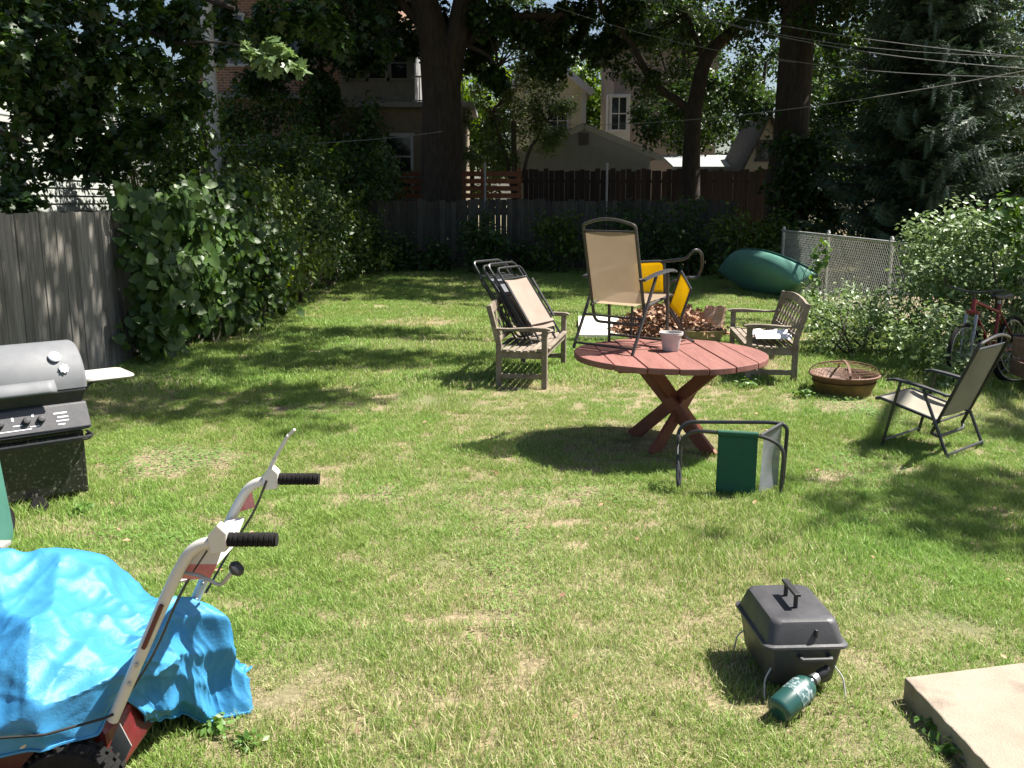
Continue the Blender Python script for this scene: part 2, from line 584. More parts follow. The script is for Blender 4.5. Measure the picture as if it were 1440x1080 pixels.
# ================================================================== THE SETTING: ground
def smooth_noise(x, y, s, seed):
    g = np.random.default_rng(seed)
    n = 64
    tab = g.random((n, n))
    u, v = x / s, y / s
    i, j = np.floor(u).astype(int), np.floor(v).astype(int)
    a, b = u - i, v - j
    a, b = a * a * (3 - 2 * a), b * b * (3 - 2 * b)
    t = lambda p, q: tab[p % n, q % n]
    return (t(i, j) * (1 - a) + t(i + 1, j) * a) * (1 - b) + (t(i, j + 1) * (1 - a) + t(i + 1, j + 1) * a) * b


# worn spots of the lawn: x, y, radius x, radius y, strength
BARE = [(1.2, 6.95, .62, .55, 1.0)]
for (px, py, rx, ry, s) in ((390, 985, .22, .16, .85), (450, 960, .22, .10, .6), (150, 800, .25, .16, .5), (1300, 1000, .10, .22, .9), (1345, 1060, .10, .2, .8), (1310, 890, .3, .12, .5),
                            (560, 520, .7, .35, .45), (600, 455, .9, .6, .5), (500, 575, .6, .3, .4), (750, 545, .35, .2, .7), (1040, 510, .4, .5, .9), (330, 480, .5, .6, .35), (200, 575, .5, .25, .4), (60, 745, .3, .15, .6), (590, 430, .8, .8, .35),
                            (850, 520, .4, .4, .5),):
    p = gp(px, py)
    BARE.append((p.x, p.y, rx, ry, s))


def bareness(x, y):
    b = np.zeros_like(x)
    for (cx, cy, rx, ry, s) in BARE:
        b = np.maximum(b, s * np.exp(-(((x - cx) / rx) ** 2 + ((y - cy) / ry) ** 2)))
    nz = smooth_noise(x, y, .55, 5) * .6 + smooth_noise(x, y, .17, 6) * .4
    return np.clip(b * (.55 + .9 * nz) + np.clip((nz - .70) * 1.0, 0, .14), 0, 1)


def ground_mat():
    m, nt, b, out = nodes_of('lawn_soil')
    c = mixc(nt, remap(nt, noise(nt, 1.6, 8, .7), .4, .62), (.15, .125, .06), (.24, .185, .11))
    c = mixc(nt, remap(nt, noise(nt, 40, 6, .7), .45, .65), c, (.36, .29, .18))
    c = mixc(nt, remap(nt, noise(nt, .8, 5, .6), .5, .66), c, (.13, .145, .055))
    nt.links.new(c, b.inputs['Base Color'])
    b.inputs['Roughness'].default_value = .95
    bp = nt.nodes.new('ShaderNodeBump'); bp.inputs['Strength'].default_value = .8; bp.inputs['Distance'].default_value = .02
    nt.links.new(noise(nt, 60, 6, .7), bp.inputs['Height']); nt.links.new(bp.outputs[0], b.inputs['Normal'])
    return m


g = MB()
g.add([(-500, -60, 0), (500, -60, 0), (500, 900, 0), (-500, 900, 0)], [(0, 1, 2, 3)])
tag(g.build('ground', ground_mat()), kind='structure')

# ---- concrete slab at the lower right
sc0, sc1, sc2 = gp(1272, 952, .09), gp(1440, 931, .09), gp(1392, 1080, .09)
dx = (sc1 - sc0).normalized(); dy = (sc2 - sc0).normalized()
corner = [sc0, sc0 + dx * 3, sc0 + dx * 3 + dy * 3.2, sc0 + dy * 3.2]
ol = []
gsl = random.Random(12)
for a, b in zip(corner, corner[1:] + corner[:1]):
    m = int((b - a).length / .03)
    for k in range(m):
        p = a.lerp(b, k / m)
        j = gsl.gauss(0, .0006) - (.006 * gsl.random() if gsl.random() < .03 else 0)
        q = (b - a).normalized()
        ol.append((p.x + q.y * j, p.y - q.x * j))
if sum(ol[i - 1][0] * ol[i][1] - ol[i][0] * ol[i - 1][1] for i in range(len(ol))) < 0:
    ol.reverse()
tag(MB().prism(ol, .14, Matrix.Translation((0, 0, -.05))).build('patio_slab', MT['concrete'], bevel=.006), kind='structure')


# ---- grass: clumps of blades scattered with geometry nodes
def grass_mat(name, a, b_, dryc):
    m, nt, b, out = nodes_of(name)
    at_ = nt.nodes.new('ShaderNodeAttribute'); at_.attribute_type = 'INSTANCER'; at_.attribute_name = 'dry'
    isl = island(nt)
    c = mixc(nt, isl, a, b_)
    big = remap(nt, noise(nt, .7, 4, .55, coord='World'), .36, .64)
    c = mixc(nt, big, c, tuple(min(1, q * k) for q, k in zip(b_, (.75, .92, .75))))
    ad = nt.nodes.new('ShaderNodeMath'); ad.operation = 'ADD'
    rn = nt.nodes.new('ShaderNodeMath'); rn.operation = 'MULTIPLY_ADD'
    nt.links.new(isl, rn.inputs[0]); rn.inputs[1].default_value = 17.31; rn.inputs[2].default_value = 0
    fr = nt.nodes.new('ShaderNodeMath'); fr.operation = 'FRACT'; nt.links.new(rn.outputs[0], fr.inputs[0])
    nt.links.new(fr.outputs[0], ad.inputs[0]); nt.links.new(at_.outputs['Fac'], ad.inputs[1])
    dry = remap(nt, ad.outputs[0], .88, 1.12)
    c = mixc(nt, dry, c, dryc)
    nt.links.new(c, b.inputs['Base Color'])
    b.inputs['Roughness'].default_value = .5
    b.inputs['Specular IOR Level'].default_value = .35
    tr = nt.nodes.new('ShaderNodeBsdfTranslucent'); nt.links.new(c, tr.inputs[0])
    mx = nt.nodes.new('ShaderNodeMixShader'); mx.inputs[0].default_value = .38
    nt.links.new(b.outputs[0], mx.inputs[1]); nt.links.new(tr.outputs[0], mx.inputs[2]); nt.links.new(mx.outputs[0], out.inputs[0])
    return m


GRASS = grass_mat('grass_blade', (.185, .285, .048), (.32, .42, .11), (.60, .53, .32))
CLOVER = grass_mat('clover_leaf', (.11, .23, .045), (.21, .34, .09), (.30, .36, .12))
SRC = bpy.data.collections.new('grass_sources')     # not linked to the scene


def blade_clump(name, n, R, h, w, lean, mat, seed, flatdry=0):
    g = random.Random(seed)
    vs, fs = [], []
    for i in range(n):
        a, q = g.uniform(0, 2 * math.pi), R * math.sqrt(g.random())
        x, y = q * math.cos(a), q * math.sin(a)
        H = h * g.uniform(.45, 1.15)
        d = g.uniform(0, 2 * math.pi)
        ln = H * lean * g.uniform(.2, 1.3)
        if i < flatdry:
            ln = H * 1.5; H *= .25
        f = g.uniform(0, math.pi)
        W = w * g.uniform(.7, 1.3) / 2
        sx, sy = W * math.cos(f), W * math.sin(f)
        o = len(vs)
        m1 = (x + math.cos(d) * ln * .3, y + math.sin(d) * ln * .3, H * .55)
        tp = (x + math.cos(d) * ln, y + math.sin(d) * ln, H)
        vs += [(x - sx, y - sy, -.004), (x + sx, y + sy, -.004), (m1[0] + sx * .85, m1[1] + sy * .85, m1[2]), (m1[0] - sx * .85, m1[1] - sy * .85, m1[2]), tp]
        fs += [(o, o + 1, o + 2, o + 3), (o + 3, o + 2, o + 4)]
    me = bpy.data.meshes.new(name)
    me.from_pydata(vs, [], fs)
    me.materials.append(mat)
    ob = bpy.data.objects.new(name, me)
    SRC.objects.link(ob)
    return ob


def clover_clump(name, n, R, h, s, seed):
    g = random.Random(seed)
    vs, fs = [], []
    for i in range(n):
        a, q = g.uniform(0, 2 * math.pi), R * math.sqrt(g.random())
        x, y, z = q * math.cos(a), q * math.sin(a), h * g.uniform(.5, 1.1)
        ph = g.uniform(0, 6.28)
        for k in range(3):
            t = ph + k * 2.094
            L = s * g.uniform(.8, 1.2)
            dz = g.uniform(-.15, .35) * L
            o = len(vs)
            c, s_ = math.cos(t), math.sin(t)
            vs += [(x, y, z), (x + L * (.55 * c - .42 * s_), y + L * (.55 * s_ + .42 * c), z + dz * .5), (x + L * c, y + L * s_, z + dz),
                   (x + L * (.55 * c + .42 * s_), y + L * (.55 * s_ - .42 * c), z + dz * .5)]
            fs.append((o, o + 1, o + 2, o + 3))
    me = bpy.data.meshes.new(name)
    me.from_pydata(vs, [], fs)
    me.materials.append(CLOVER)
    ob = bpy.data.objects.new(name, me)
    SRC.objects.link(ob)


for i in range(3):
    blade_clump('a_turf_tuft_%d' % i, 100, .095, .035, .0032, 1.0, GRASS, 10 + i, 26)      # 0-2 near turf
for i in range(2):
    blade_clump('b_long_tuft_%d' % i, 55, .08, .060, .0036, .7, GRASS, 20 + i, 8)        # 3-4 longer
for i in range(2):
    clover_clump('c_clover_tuft_%d' % i, 13, .10, .034, .011, 30 + i)                    # 5-6
for i in range(2):
    blade_clump('d_far_tuft_%d' % i, 80, .15, .055, .008, .8, GRASS, 40 + i, 14)          # 7-8 far turf

KEEP_OUT = []                                        # filled below with (x, y, rx, ry, angle) footprints


def scatter_grass():
    X, Y = [], []
    for (y0, y1, d) in ((2.2, 5, 290), (5, 8, 200), (8, 12, 115), (12, 18, 70), (18, 26, 42)):
        x0, x1 = max(-4.5, -.62 * y1 - .4), min(5.8, .62 * y1 + .4)
        n = int((x1 - x0) * (y1 - y0) * d)
        X.append(RNG.uniform(x0, x1, n)); Y.append(RNG.uniform(y0, y1, n))
    x, y = np.concatenate(X), np.concatenate(Y)
    keep = RNG.random(len(x)) > bareness(x, y) * .85
    for (cx, cy, rx, ry, a) in KEEP_OUT:
        u = (x - cx) * math.cos(a) + (y - cy) * math.sin(a)
        v = -(x - cx) * math.sin(a) + (y - cy) * math.cos(a)
        keep &= ~((abs(u) < rx) & (abs(v) < ry))
    # the slab
    ax, ay = (x - sc0.x), (y - sc0.y)
    det = dx.x * dy.y - dx.y * dy.x
    s, t = (ax * dy.y - ay * dy.x) / det, (dx.x * ay - dx.y * ax) / det
    keep &= ~((s > -.06) & (t > -.03))
    cells = set((int(math.floor(a / .04)), int(math.floor(b / .04))) for a, b, c in zip(tp[..., 0].ravel(), tp[..., 1].ravel(), tp[..., 2].ravel()) if c < .09)
    keep &= ~np.array([(int(math.floor(a / .04)), int(math.floor(b / .04))) in cells for a, b in zip(x, y)])
    x, y = x[keep], y[keep]
    n = len(x)
    b = bareness(x, y)
    far = y > 9
    idx = RNG.integers(0, 3, n)
    longm = smooth_noise(x, y, .9, 8) + .25 * RNG.random(n)
    idx = np.where(longm > .86, RNG.integers(3, 5, n), idx)
    cl = smooth_noise(x, y, .8, 9) + .3 * RNG.random(n)
    cl += .30 * np.exp(-(((x + 2.6) / .9) ** 2 + ((y - 6.2) / 1.0) ** 2)) + .3 * np.exp(-(((x - 2.2) / 1.2) ** 2 + ((y - 8.6) / .8) ** 2))
    idx = np.where((cl > 1.06), RNG.integers(5, 7, n), idx)
    idx = np.where(far & (idx < 5), RNG.integers(7, 9, n), idx)
    scl = RNG.uniform(.7, 1.15, n) * (1 - .45 * b) * (.85 + .4 * smooth_noise(x, y, 1.7, 12))
    scl = np.where(far & (idx > 4) & (idx < 7), scl * 1.7, scl)
    dry = np.clip(.04 + .78 * b + .5 * (smooth_noise(x, y, 1.3, 14) - .5) + .22 * np.clip((5.2 - y) / 2.5, 0, 1), 0, .97)
    me = bpy.data.meshes.new('grass')
    me.vertices.add(n)
    co = np.stack([x, y, np.zeros(n)], 1).astype(np.float32)
    me.vertices.foreach_set('co', co.ravel())
    for nm, ty, dat in (('idx', 'INT', idx.astype(np.int32)), ('scl', 'FLOAT', scl.astype(np.float32)), ('dry', 'FLOAT', dry.astype(np.float32))):
        me.attributes.new(nm, ty, 'POINT').data.foreach_set('value', dat)
    rot = np.stack([RNG.normal(0, .10, n), RNG.normal(0, .10, n), RNG.uniform(0, 6.28, n)], 1).astype(np.float32)
    me.attributes.new('rot', 'FLOAT_VECTOR', 'POINT').data.foreach_set('vector', rot.ravel())
    o = bpy.data.objects.new('grass', me)
    COL.objects.link(o)
    tag(o, 'patchy green lawn grass with straw coloured dry spots and clover', 'grass', kind='stuff')
    ng = bpy.data.node_groups.new('scatter', 'GeometryNodeTree')
    ng.interface.new_socket('Geometry', in_out='INPUT', socket_type='NodeSocketGeometry')
    ng.interface.new_socket('Geometry', in_out='OUTPUT', socket_type='NodeSocketGeometry')
    gi, go = ng.nodes.new('NodeGroupInput'), ng.nodes.new('NodeGroupOutput')
    ci = ng.nodes.new('GeometryNodeCollectionInfo')
    ci.inputs['Collection'].default_value = SRC
    ci.inputs['Separate Children'].default_value = True
    ci.inputs['Reset Children'].default_value = True
    ip = ng.nodes.new('GeometryNodeInstanceOnPoints')
    ip.inputs['Pick Instance'].default_value = True

    def attr(nm, ty):
        a = ng.nodes.new('GeometryNodeInputNamedAttribute'); a.data_type = ty; a.inputs[0].default_value = nm
        return a.outputs[0]
    er = ng.nodes.new('FunctionNodeEulerToRotation')
    ng.links.new(attr('rot', 'FLOAT_VECTOR'), er.inputs[0])
    ng.links.new(gi.outputs[0], ip.inputs['Points'])
    ng.links.new(ci.outputs[0], ip.inputs['Instance'])
    ng.links.new(attr('idx', 'INT'), ip.inputs['Instance Index'])
    ng.links.new(er.outputs[0], ip.inputs['Rotation'])
    ng.links.new(attr('scl', 'FLOAT'), ip.inputs['Scale'])
    ng.links.new(ip.outputs[0], go.inputs[0])
    md = o.modifiers.new('scatter', 'NODES')
    md.node_group = ng


# ================================================================== fences
def board_fence(name, label, x0, y0, x1, y1, h, bw, mat, group=None, hv=.05, posts=True, gap=.008, seed=0):
    g = random.Random(seed)
    o = thing(name, label, 'fence', (x0, y0, 0), group=group)
    p, q = Vector((x0, y0, 0)), Vector((x1, y1, 0))
    d = (q - p); L = d.length; d.normalize()
    ang = math.atan2(d.y, d.x)
    s = Vector((-d.y, d.x, 0))
    mb = MB()
    n = int(L / bw)
    for i in range(n):
        c = p + d * (i + .5) * bw
        hh = h + g.uniform(-hv, hv)
        R = Matrix.Rotation(ang, 3, 'Z') @ Matrix.Rotation(g.uniform(-.012, .012), 3, 'Y') @ Matrix.Rotation(g.uniform(-.03, .03), 3, 'Z')
        c = c + s * g.uniform(-.006, .006)
        mb.box((c.x, c.y, hh / 2), (bw - gap, .02, hh), R)
    mb.build('panel', mat, o, bevel=.003, org=(x0, y0, 0))
    rl = MB()
    for z in (.35, h - .35):
        rl.bar(p - s * .035 + Vector((0, 0, z)), q - s * .035 + Vector((0, 0, z)), .04, .09)
    rl.build('rail', mat, o, org=(x0, y0, 0))
    if posts:
        k = int(L / 2.4) + 1
        for i in range(k):
            c = p + d * min(L - .05, i * 2.4 + .05) - s * .105
            MB().box((c.x, c.y, h / 2 - .02), (.09, .09, h), Matrix.Rotation(ang, 3, 'Z')).build('post', mat, o, bevel=.006, org=(x0, y0, 0))
    return o


board_fence('board_fence', 'weathered grey vertical board fence behind the gas grill, overgrown further back', -4.42, 25, -4.42, 5.2, 1.72, .145, MT['fence'], hv=.010, seed=3)
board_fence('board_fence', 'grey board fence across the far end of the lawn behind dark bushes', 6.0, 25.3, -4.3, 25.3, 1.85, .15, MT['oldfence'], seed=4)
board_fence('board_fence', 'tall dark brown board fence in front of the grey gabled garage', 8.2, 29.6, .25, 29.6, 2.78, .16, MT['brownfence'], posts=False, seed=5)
dk = thing('slat_railing', 'red brown horizontal slat railing beside the thick forked tree trunk', 'railing', (-3.6, 29.2, 0))
mb = MB()
for i in range(6):
    mb.box((-1.65, 29.2, 1.55 + i * .22), (3.9, .03, .15))
mb.build('slats', MT['redslat'], dk, bevel=.004, org=(-3.6, 29.2, 0))
for x in (-3.5, -2.2, -.92, .22):
    MB().box((x, 29.26, 1.42), (.10, .09, 2.84)).build('post', MT['redslat'], dk, org=(-3.6, 29.2, 0))
for i, (px, l) in enumerate(((683, 'thin grey metal post in front of the red slat railing'), (849, 'thin grey metal post in front of the dark brown board fence'))):
    x = (px - 720) / 1300 * 28.6
    t = tag(MB().lathe([(.0, 0), (.035, 0), (.035, 2.86), (.05, 2.86), (.045, 2.93), (0, 2.95)], 10).build('fence_post', MT['pole'], smooth=True), l, 'post')
    t.location = (x, 28.3, 0)

# chain link fence along the right side
CLX = 5.62
cl = thing('chain_link_fence', 'galvanised chain link fence along the right side behind the leafy bushes', 'fence', (CLX, 19.6, 0))
wires = MB()
sp_ = .085
H = 1.22
ya, yb = 8.2, 19.5
for sgn in (1, -1):
    for k in range(int((yb - ya + H) / sp_)):
        y0 = ya - H + k * sp_ if sgn > 0 else ya + k * sp_
        a, b = Vector((CLX, y0, .02)), Vector((CLX, y0 + sgn * (H - .03), H - .01))
        lo, hi = (a, b) if a.y < b.y else (b, a)
        if lo.y < ya:
            f = (ya - lo.y) / (hi.y - lo.y); lo = lo.lerp(hi, f)
        if hi.y > yb:
            f = (yb - lo.y) / max(hi.y - lo.y, 1e-6); hi = lo.lerp(hi, f)
        if hi.y - lo.y < .03: continue
        o_ = Vector((.004 * sgn, 0, 0))
        wires.tube([lo + o_, hi + o_], .0042, 4, cap=False)
wires.build('mesh_wire', MT['chrome'], cl, org=(CLX, 19.6, 0))
MB().tube([(CLX, ya, H + .01), (CLX, yb, H + .01)], .022, 8).build('top_rail', MT['chrome'], cl, smooth=True, org=(CLX, 19.6, 0))
for y in (8.3, 11.1, 13.9, 16.7, 19.45):
    MB().lathe([(0.0, 0), (.03, 0), (.03, 1.27), (.036, 1.27), (.02, 1.31), (0, 1.315)], 10, Matrix.Translation((CLX + .03, y, 0))).build('post', MT['chrome'], cl, smooth=True, org=(CLX, 19.6, 0))


# ================================================================== buildings
def window(parent, c, w, h, org, mat='trim', normal='y', bars=(1, 1), d=.06):
    """a window on a wall facing -Y (or +X): casing frame as the part, pane as the sub-part"""
    R = Matrix.Identity(3) if normal == 'y' else Matrix.Rotation(rad(90), 3, 'Z')
    fr = MB()
    t = .09
    c = Vector(c)
    def bx(dx_, dz_, sx, sz, dd=d):
        fr.box(c + R @ Vector((dx_, 0, dz_)), (sx, dd, sz), R)
    bx(0, h / 2 + t / 2, w + 2 * t + .06, t, d + .03); bx(0, -h / 2 - t / 2, w + 2 * t + .1, t, d + .05)
    bx(-w / 2 - t / 2, 0, t, h); bx(w / 2 + t / 2, 0, t, h)
    for i in range(1, bars[0] + 1):
        bx(-w / 2 + w * i / (bars[0] + 1), 0, .04, h, d * .7)
    for i in range(1, bars[1] + 1):
        bx(0, -h / 2 + h * i / (bars[1] + 1), w, .045, d * .6)
    f = fr.build('window', MT[mat], parent, org=org)
    MB().box(c + R @ Vector((0, .012, 0)), (w, .02, h), R).build('pane', MT['glass'], f, org=org)
    return f


def clap(mb, x0, x1, y, z0, z1, step=.13, slope=None):
    """clapboards on a wall facing -Y; slope(z) -> (x0,x1) for gables"""
    z = z0
    while z < z1 - .01:
        h = min(step, z1 - z)
        a, b = (x0, x1) if slope is None else slope(z + h / 2)
        if b - a > .05:
            mb.box(((a + b) / 2, y, z + h / 2), (b - a, .025, h + .012), Matrix.Rotation(rad(-5), 3, 'X'))
        z += step


# brick house, left background
bh = thing('brick_house', 'brick upper storey house with cream ground floor behind the thick forked trunk', 'house', (-7, 33, 0))
OB = (-7, 33, 0)
MB().box((-7.2, 35, 2.6), (6.6, 6, 5.2)).build('wall', MT['cream'], bh, org=OB)
MB().box((-7.2, 34.9, 7.35), (6.9, 6, 4.3)).build('upper_wall', MT['brick'], bh, org=OB)
MB().box((-7.2, 34.7, 5.2), (7.2, 6.3, .16)).build('belt_course', MT['greytrim'], bh, bevel=.02, org=OB)
r_ = MB(); r_.add([(-11.2, 31.4, 9.4), (-3.2, 31.4, 9.4), (-3.2, 34.9, 12.6), (-11.2, 34.9, 12.6), (-11.2, 38.4, 9.4), (-3.2, 38.4, 9.4)], [(0, 1, 2, 3), (3, 2, 5, 4), (0, 3, 4), (1, 5, 2)])
r_.build('roof', MT['roof'], bh, org=OB, solid=.15)
MB().box((-3.55, 32.0, 2.35), (4.1, 3.4, 4.7)).build('porch_wall', MT['cream'], bh, org=OB)
MB().box((-3.5, 31.9, 4.78), (4.6, 3.9, .17)).build('porch_roof', MT['greytrim'], bh, bevel=.02, org=OB)
MB().box((-4.35, 32.5, 5.95), (2.4, 2.4, 2.15)).build('sunroom_wall', MT['greytrim'], bh, org=OB)
MB().box((-4.3, 32.4, 7.1), (2.7, 2.8, .14)).build('sunroom_roof', MT['roof'], bh, org=OB)
for x in (-5.05, -4.35, -3.65):
    window(bh, (x, 31.28, 6.2), .5, .95, OB, 'greytrim', bars=(0, 1))
window(bh, (-3.6, 30.27, 2.9), .75, 1.9, OB, 'trim', bars=(0, 2))
window(bh, (-4.9, 30.27, 2.9), .75, 1.9, OB, 'trim', bars=(0, 1))
window(bh, (-7.0, 31.87, 7.0), 1.0, 1.5, OB, 'trim')
window(bh, (-9.3, 31.87, 7.0), 1.0, 1.5, OB, 'trim')
rl = MB()
for i in range(11):
    rl.box((-3.05 + i * .15, 30.2, 5.25), (.03, .03, .75))
rl.box((-2.3, 30.2, 5.64), (1.65, .06, .05)); rl.box((-2.3, 30.2, 4.92), (1.65, .05, .04))
rl.build('balcony_rail', MT['trim'], bh, org=OB)
dsp = MB(); dsp.tube([(-1.62, 30.24, 4.7), (-1.62, 30.24, .1)], .05, 8); dsp.build('downpipe', MT['trim'], bh, org=OB)

# garage
gz = 33.0
gl, gr_, gpk = at(722, 238, gz), at(918, 238, gz), at(818, 178, gz)
OG = ((gl.x + gr_.x) / 2, gz, 0)
ga = thing('garage', 'grey sided garage with a low gable and small dark vent', 'garage', OG)
ev = at(722, 214, gz).z
hw = (gr_.x - gl.x) / 2
cxg = OG[0]
mb = MB()
clap(mb, cxg - hw + .12, cxg + hw - .12, gz, 0, ev, .16)
clap(mb, 0, 0, gz, ev, gpk.z - .02, .16, lambda z: (cxg - (hw - .12) * (gpk.z - z) / (gpk.z - ev), cxg + (hw - .12) * (gpk.z - z) / (gpk.z - ev)))
mb.build('wall', MT['garage'], ga, org=OG)
MB().box((cxg, gz + 3.1, ev / 2), (2 * hw - .3, 6, ev)).build('side_wall', MT['garage'], ga, org=OG)
for s in (-1, 1):
    rf = MB()
    e0 = Vector((cxg + s * (hw + .28), gz - .3, ev - .17)); e1 = Vector((cxg, gz - .3, gpk.z + .06))
    rf.add([e0, e1, e1 + Vector((0, 6.5, 0)), e0 + Vector((0, 6.5, 0))], [(0, 1, 2, 3)])
    rf.build('roof', MT['roof'], ga, org=OG, solid=.08)
    MB().bar(e0 + Vector((0, -.06, -.08)), e1 + Vector((0, -.06, -.08)), .04, .18).build('fascia', MT['trim'], ga, org=OG)
v_ = MB()
v_.box((cxg, gz - .04, gpk.z - .42), (.34, .05, .40))
v_.build('vent', MT['roof'], ga, org=OG)

# pale yellow house beyond
yz = 46
OY = (2.0, yz, 0)
yh = thing('yellow_house', 'sunlit pale yellow house with white gable trim beyond the garage', 'house', OY)
pk, evp = at(770, 78, yz), at(824, 122, yz)
hw = evp.x - pk.x
mb = MB()
clap(mb, pk.x - hw + .1, pk.x + hw - .1, yz, 0, evp.z, .22)
clap(mb, 0, 0, yz, evp.z, pk.z, .22, lambda z: (pk.x - (hw - .1) * (pk.z - z) / (pk.z - evp.z), pk.x + (hw - .1) * (pk.z - z) / (pk.z - evp.z)))
mb.build('wall', MT['yellowhouse'], yh, org=OY)
MB().box((pk.x, yz + 4.1, evp.z / 2), (2 * hw - .25, 8, evp.z)).build('side_wall', MT['yellowhouse'], yh, org=OY)
for s in (-1, 1):
    e0 = Vector((pk.x + s * (hw + .3), yz - .4, evp.z - .25)); e1 = Vector((pk.x, yz - .4, pk.z + .08))
    MB().add([e0, e1, e1 + Vector((0, 8.5, 0)), e0 + Vector((0, 8.5, 0))], [(0, 1, 2, 3)]).build('roof', MT['roof'], yh, org=OY, solid=.1)
    MB().bar(e0 + Vector((0, -.07, -.1)), e1 + Vector((0, -.07, -.1)), .05, .3).build('fascia', MT['trim'], yh, org=OY)
MB().box((pk.x + hw - .08, yz - .03, evp.z / 2), (.2, .08, evp.z)).build('corner_board', MT['trim'], yh, org=OY)
window(yh, (pk.x + .5, yz - .05, 5.6), .9, 1.5, OY)

# pinkish house on the right
pz = 41
OP = (7.3, pz, 0)
ph = thing('stucco_house', 'pinkish stucco house with white bay window beside the curved tree trunk', 'house', OP)
x0 = at(864, 100, pz).x; x1 = at(1010, 100, pz).x
MB().box(((x0 + x1) / 2, pz + 3, 4.2), (x1 - x0, 6, 8.4)).build('wall', MT['pinkhouse'], ph, org=OP)
r_ = MB(); xm = (x0 + x1) / 2
r_.add([(x0 - .4, pz - .4, 8.3), (x1 + .4, pz - .4, 8.3), (xm, pz - .4, 11), (x0 - .4, pz + 6.4, 8.3), (x1 + .4, pz + 6.4, 8.3), (xm, pz + 6.4, 11)], [(0, 1, 2), (3, 5, 4), (0, 2, 5, 3), (1, 4, 5, 2), (0, 3, 4, 1)])
r_.build('roof', MT['roof'], ph, org=OP)
bw = at(866, 162, pz)
MB().box((bw.x + .05, pz - .35, bw.z - .9), (.95, .7, 3.4)).build('bay', MT['trim'], ph, bevel=.02, org=OP)
window(ph, (bw.x + .05, pz - .74, bw.z), .6, 1.3, OP)
window(ph, (bw.x + 2.6, pz - .05, bw.z), .9, 1.4, OP)

# white clapboard house behind the left fence
wx = -8.7
OW = (wx - 2, 17, 0)
wh = thing('clapboard_house', 'white clapboard house with dark window glimpsed through leaves on the left', 'house', OW)
mb = MB()
z = .3
while z < 4.4:
    mb.box((wx, 18.0, z + .075), (.03, 5.6, .185), Matrix.Rotation(rad(-11), 3, 'Y'))
    z += .15
mb.build('wall', MT['whitesiding'], wh, org=OW)
MB().box((wx - 2.55, 18.0, 2.25), (5.0, 5.55, 4.5)).build('core_wall', MT['whitesiding'], wh, org=OW)
MB().box((wx + .015, 15.15, 2.25), (.10, .16, 4.5)).build('corner_board', MT['trim'], wh, org=OW)
MB().box((wx + .015, 20.85, 2.25), (.10, .16, 4.5)).build('corner_board', MT['trim'], wh, org=OW)
window(wh, (wx + .05, 16.4, 2.55), .8, 1.2, OW, normal='x')
r_ = MB(); r_.add([(wx + .5, 14.7, 4.35), (wx + .5, 21.3, 4.35), (wx - 2.6, 21.3, 6.6), (wx - 2.6, 14.7, 6.6), (wx - 5.7, 14.7, 4.35), (wx - 5.7, 21.3, 4.35)], [(0, 1, 2, 3), (3, 2, 5, 4), (0, 3, 4), (1, 5, 2)])
r_.build('roof', MT['roof'], wh, org=OW, solid=.12)

# small shed and low roof, right background
sz = 30.6
sp0, spk = at(1050, 262, sz), at(1082, 166, sz)
OS = (spk.x, sz, 0)
sh = thing('garden_shed', 'narrow cream gabled shed with small dark window beside the thick trunk', 'shed', OS)
hw = spk.x - sp0.x + .1
evz = at(1050, 232, sz).z
mb = MB()
clap(mb, spk.x - hw, spk.x + hw, sz, 0, evz, .14)
clap(mb, 0, 0, sz, evz, spk.z, .14, lambda z: (spk.x - hw * (spk.z - z) / (spk.z - evz), spk.x + hw * (spk.z - z) / (spk.z - evz)))
mb.build('wall', MT['shedwall'], sh, org=OS)
MB().box((spk.x, sz + 1.6, evz / 2), (2 * hw - .06, 3.1, evz)).build('side_wall', MT['shedwall'], sh, org=OS)
for s in (-1, 1):
    e0 = Vector((spk.x + s * (hw + .15), sz - .2, evz - .25)); e1 = Vector((spk.x, sz - .2, spk.z + .1))
    MB().add([e0, e1, e1 + Vector((0, 3.5, 0)), e0 + Vector((0, 3.5, 0))], [(0, 1, 2, 3)]).build('roof', MT['roof'], sh, org=OS, solid=.07)
window(sh, (spk.x - .12, sz - .03, at(1075, 212, sz).z), .28, .5, OS, 'roof', bars=(0, 0))
lz = 32.5
la, lb = at(945, 236, lz), at(1046, 223, lz)
OL = ((la.x + lb.x) / 2, lz, 0)
lw = thing('low_shed', 'low shed with sloping grey roof behind the dark brown fence', 'shed', OL)
MB().box((OL[0], lz + 1, la.z / 2), (lb.x - la.x - .2, 2, la.z)).build('wall', MT['garage'], lw, org=OL)
MB().add([(la.x, lz - .3, la.z), (lb.x, lz - .3, la.z), (lb.x, lz + 2.4, lb.z + .2), (la.x, lz + 2.4, lb.z + .2)], [(0, 1, 2, 3)]).build('roof', MT['garage'], lw, org=OL, solid=.06)
MB().box((OL[0], lz - .34, la.z - .03), (lb.x - la.x + .05, .05, .12)).build('fascia', MT['trim'], lw, org=OL)

# utility pole and overhead wires
pp = at(303, 235, 22.5)
po = thing('utility_pole', 'pale grey utility pole standing behind the overgrown left hedge', 'pole', (pp.x, 22.5, 0))
MB().lathe([(.0, 0), (.165, 0), (.15, 4.0), (.135, 7.5), (0, 7.5)], 14).build('shaft', MT['pole'], po, smooth=True)
MB().box((0, 0, 7.2), (1.6, .09, .11)).build('crossarm', MT['pole'], po, bevel=.01)


def wire(name, label, pa, pb, sag, r=.009, cat='wire', group='overhead cables'):
    P = []
    for i in range(25):
        t = i / 24
        p = pa.lerp(pb, t); p = p + Vector((0, 0, -sag * 4 * t * (1 - t)))
        P.append(p)
    o = MB().tube(P, r * .75, 5).build(name, MT['wire'], smooth=True)
    tag(o, label, cat, group)
    return o


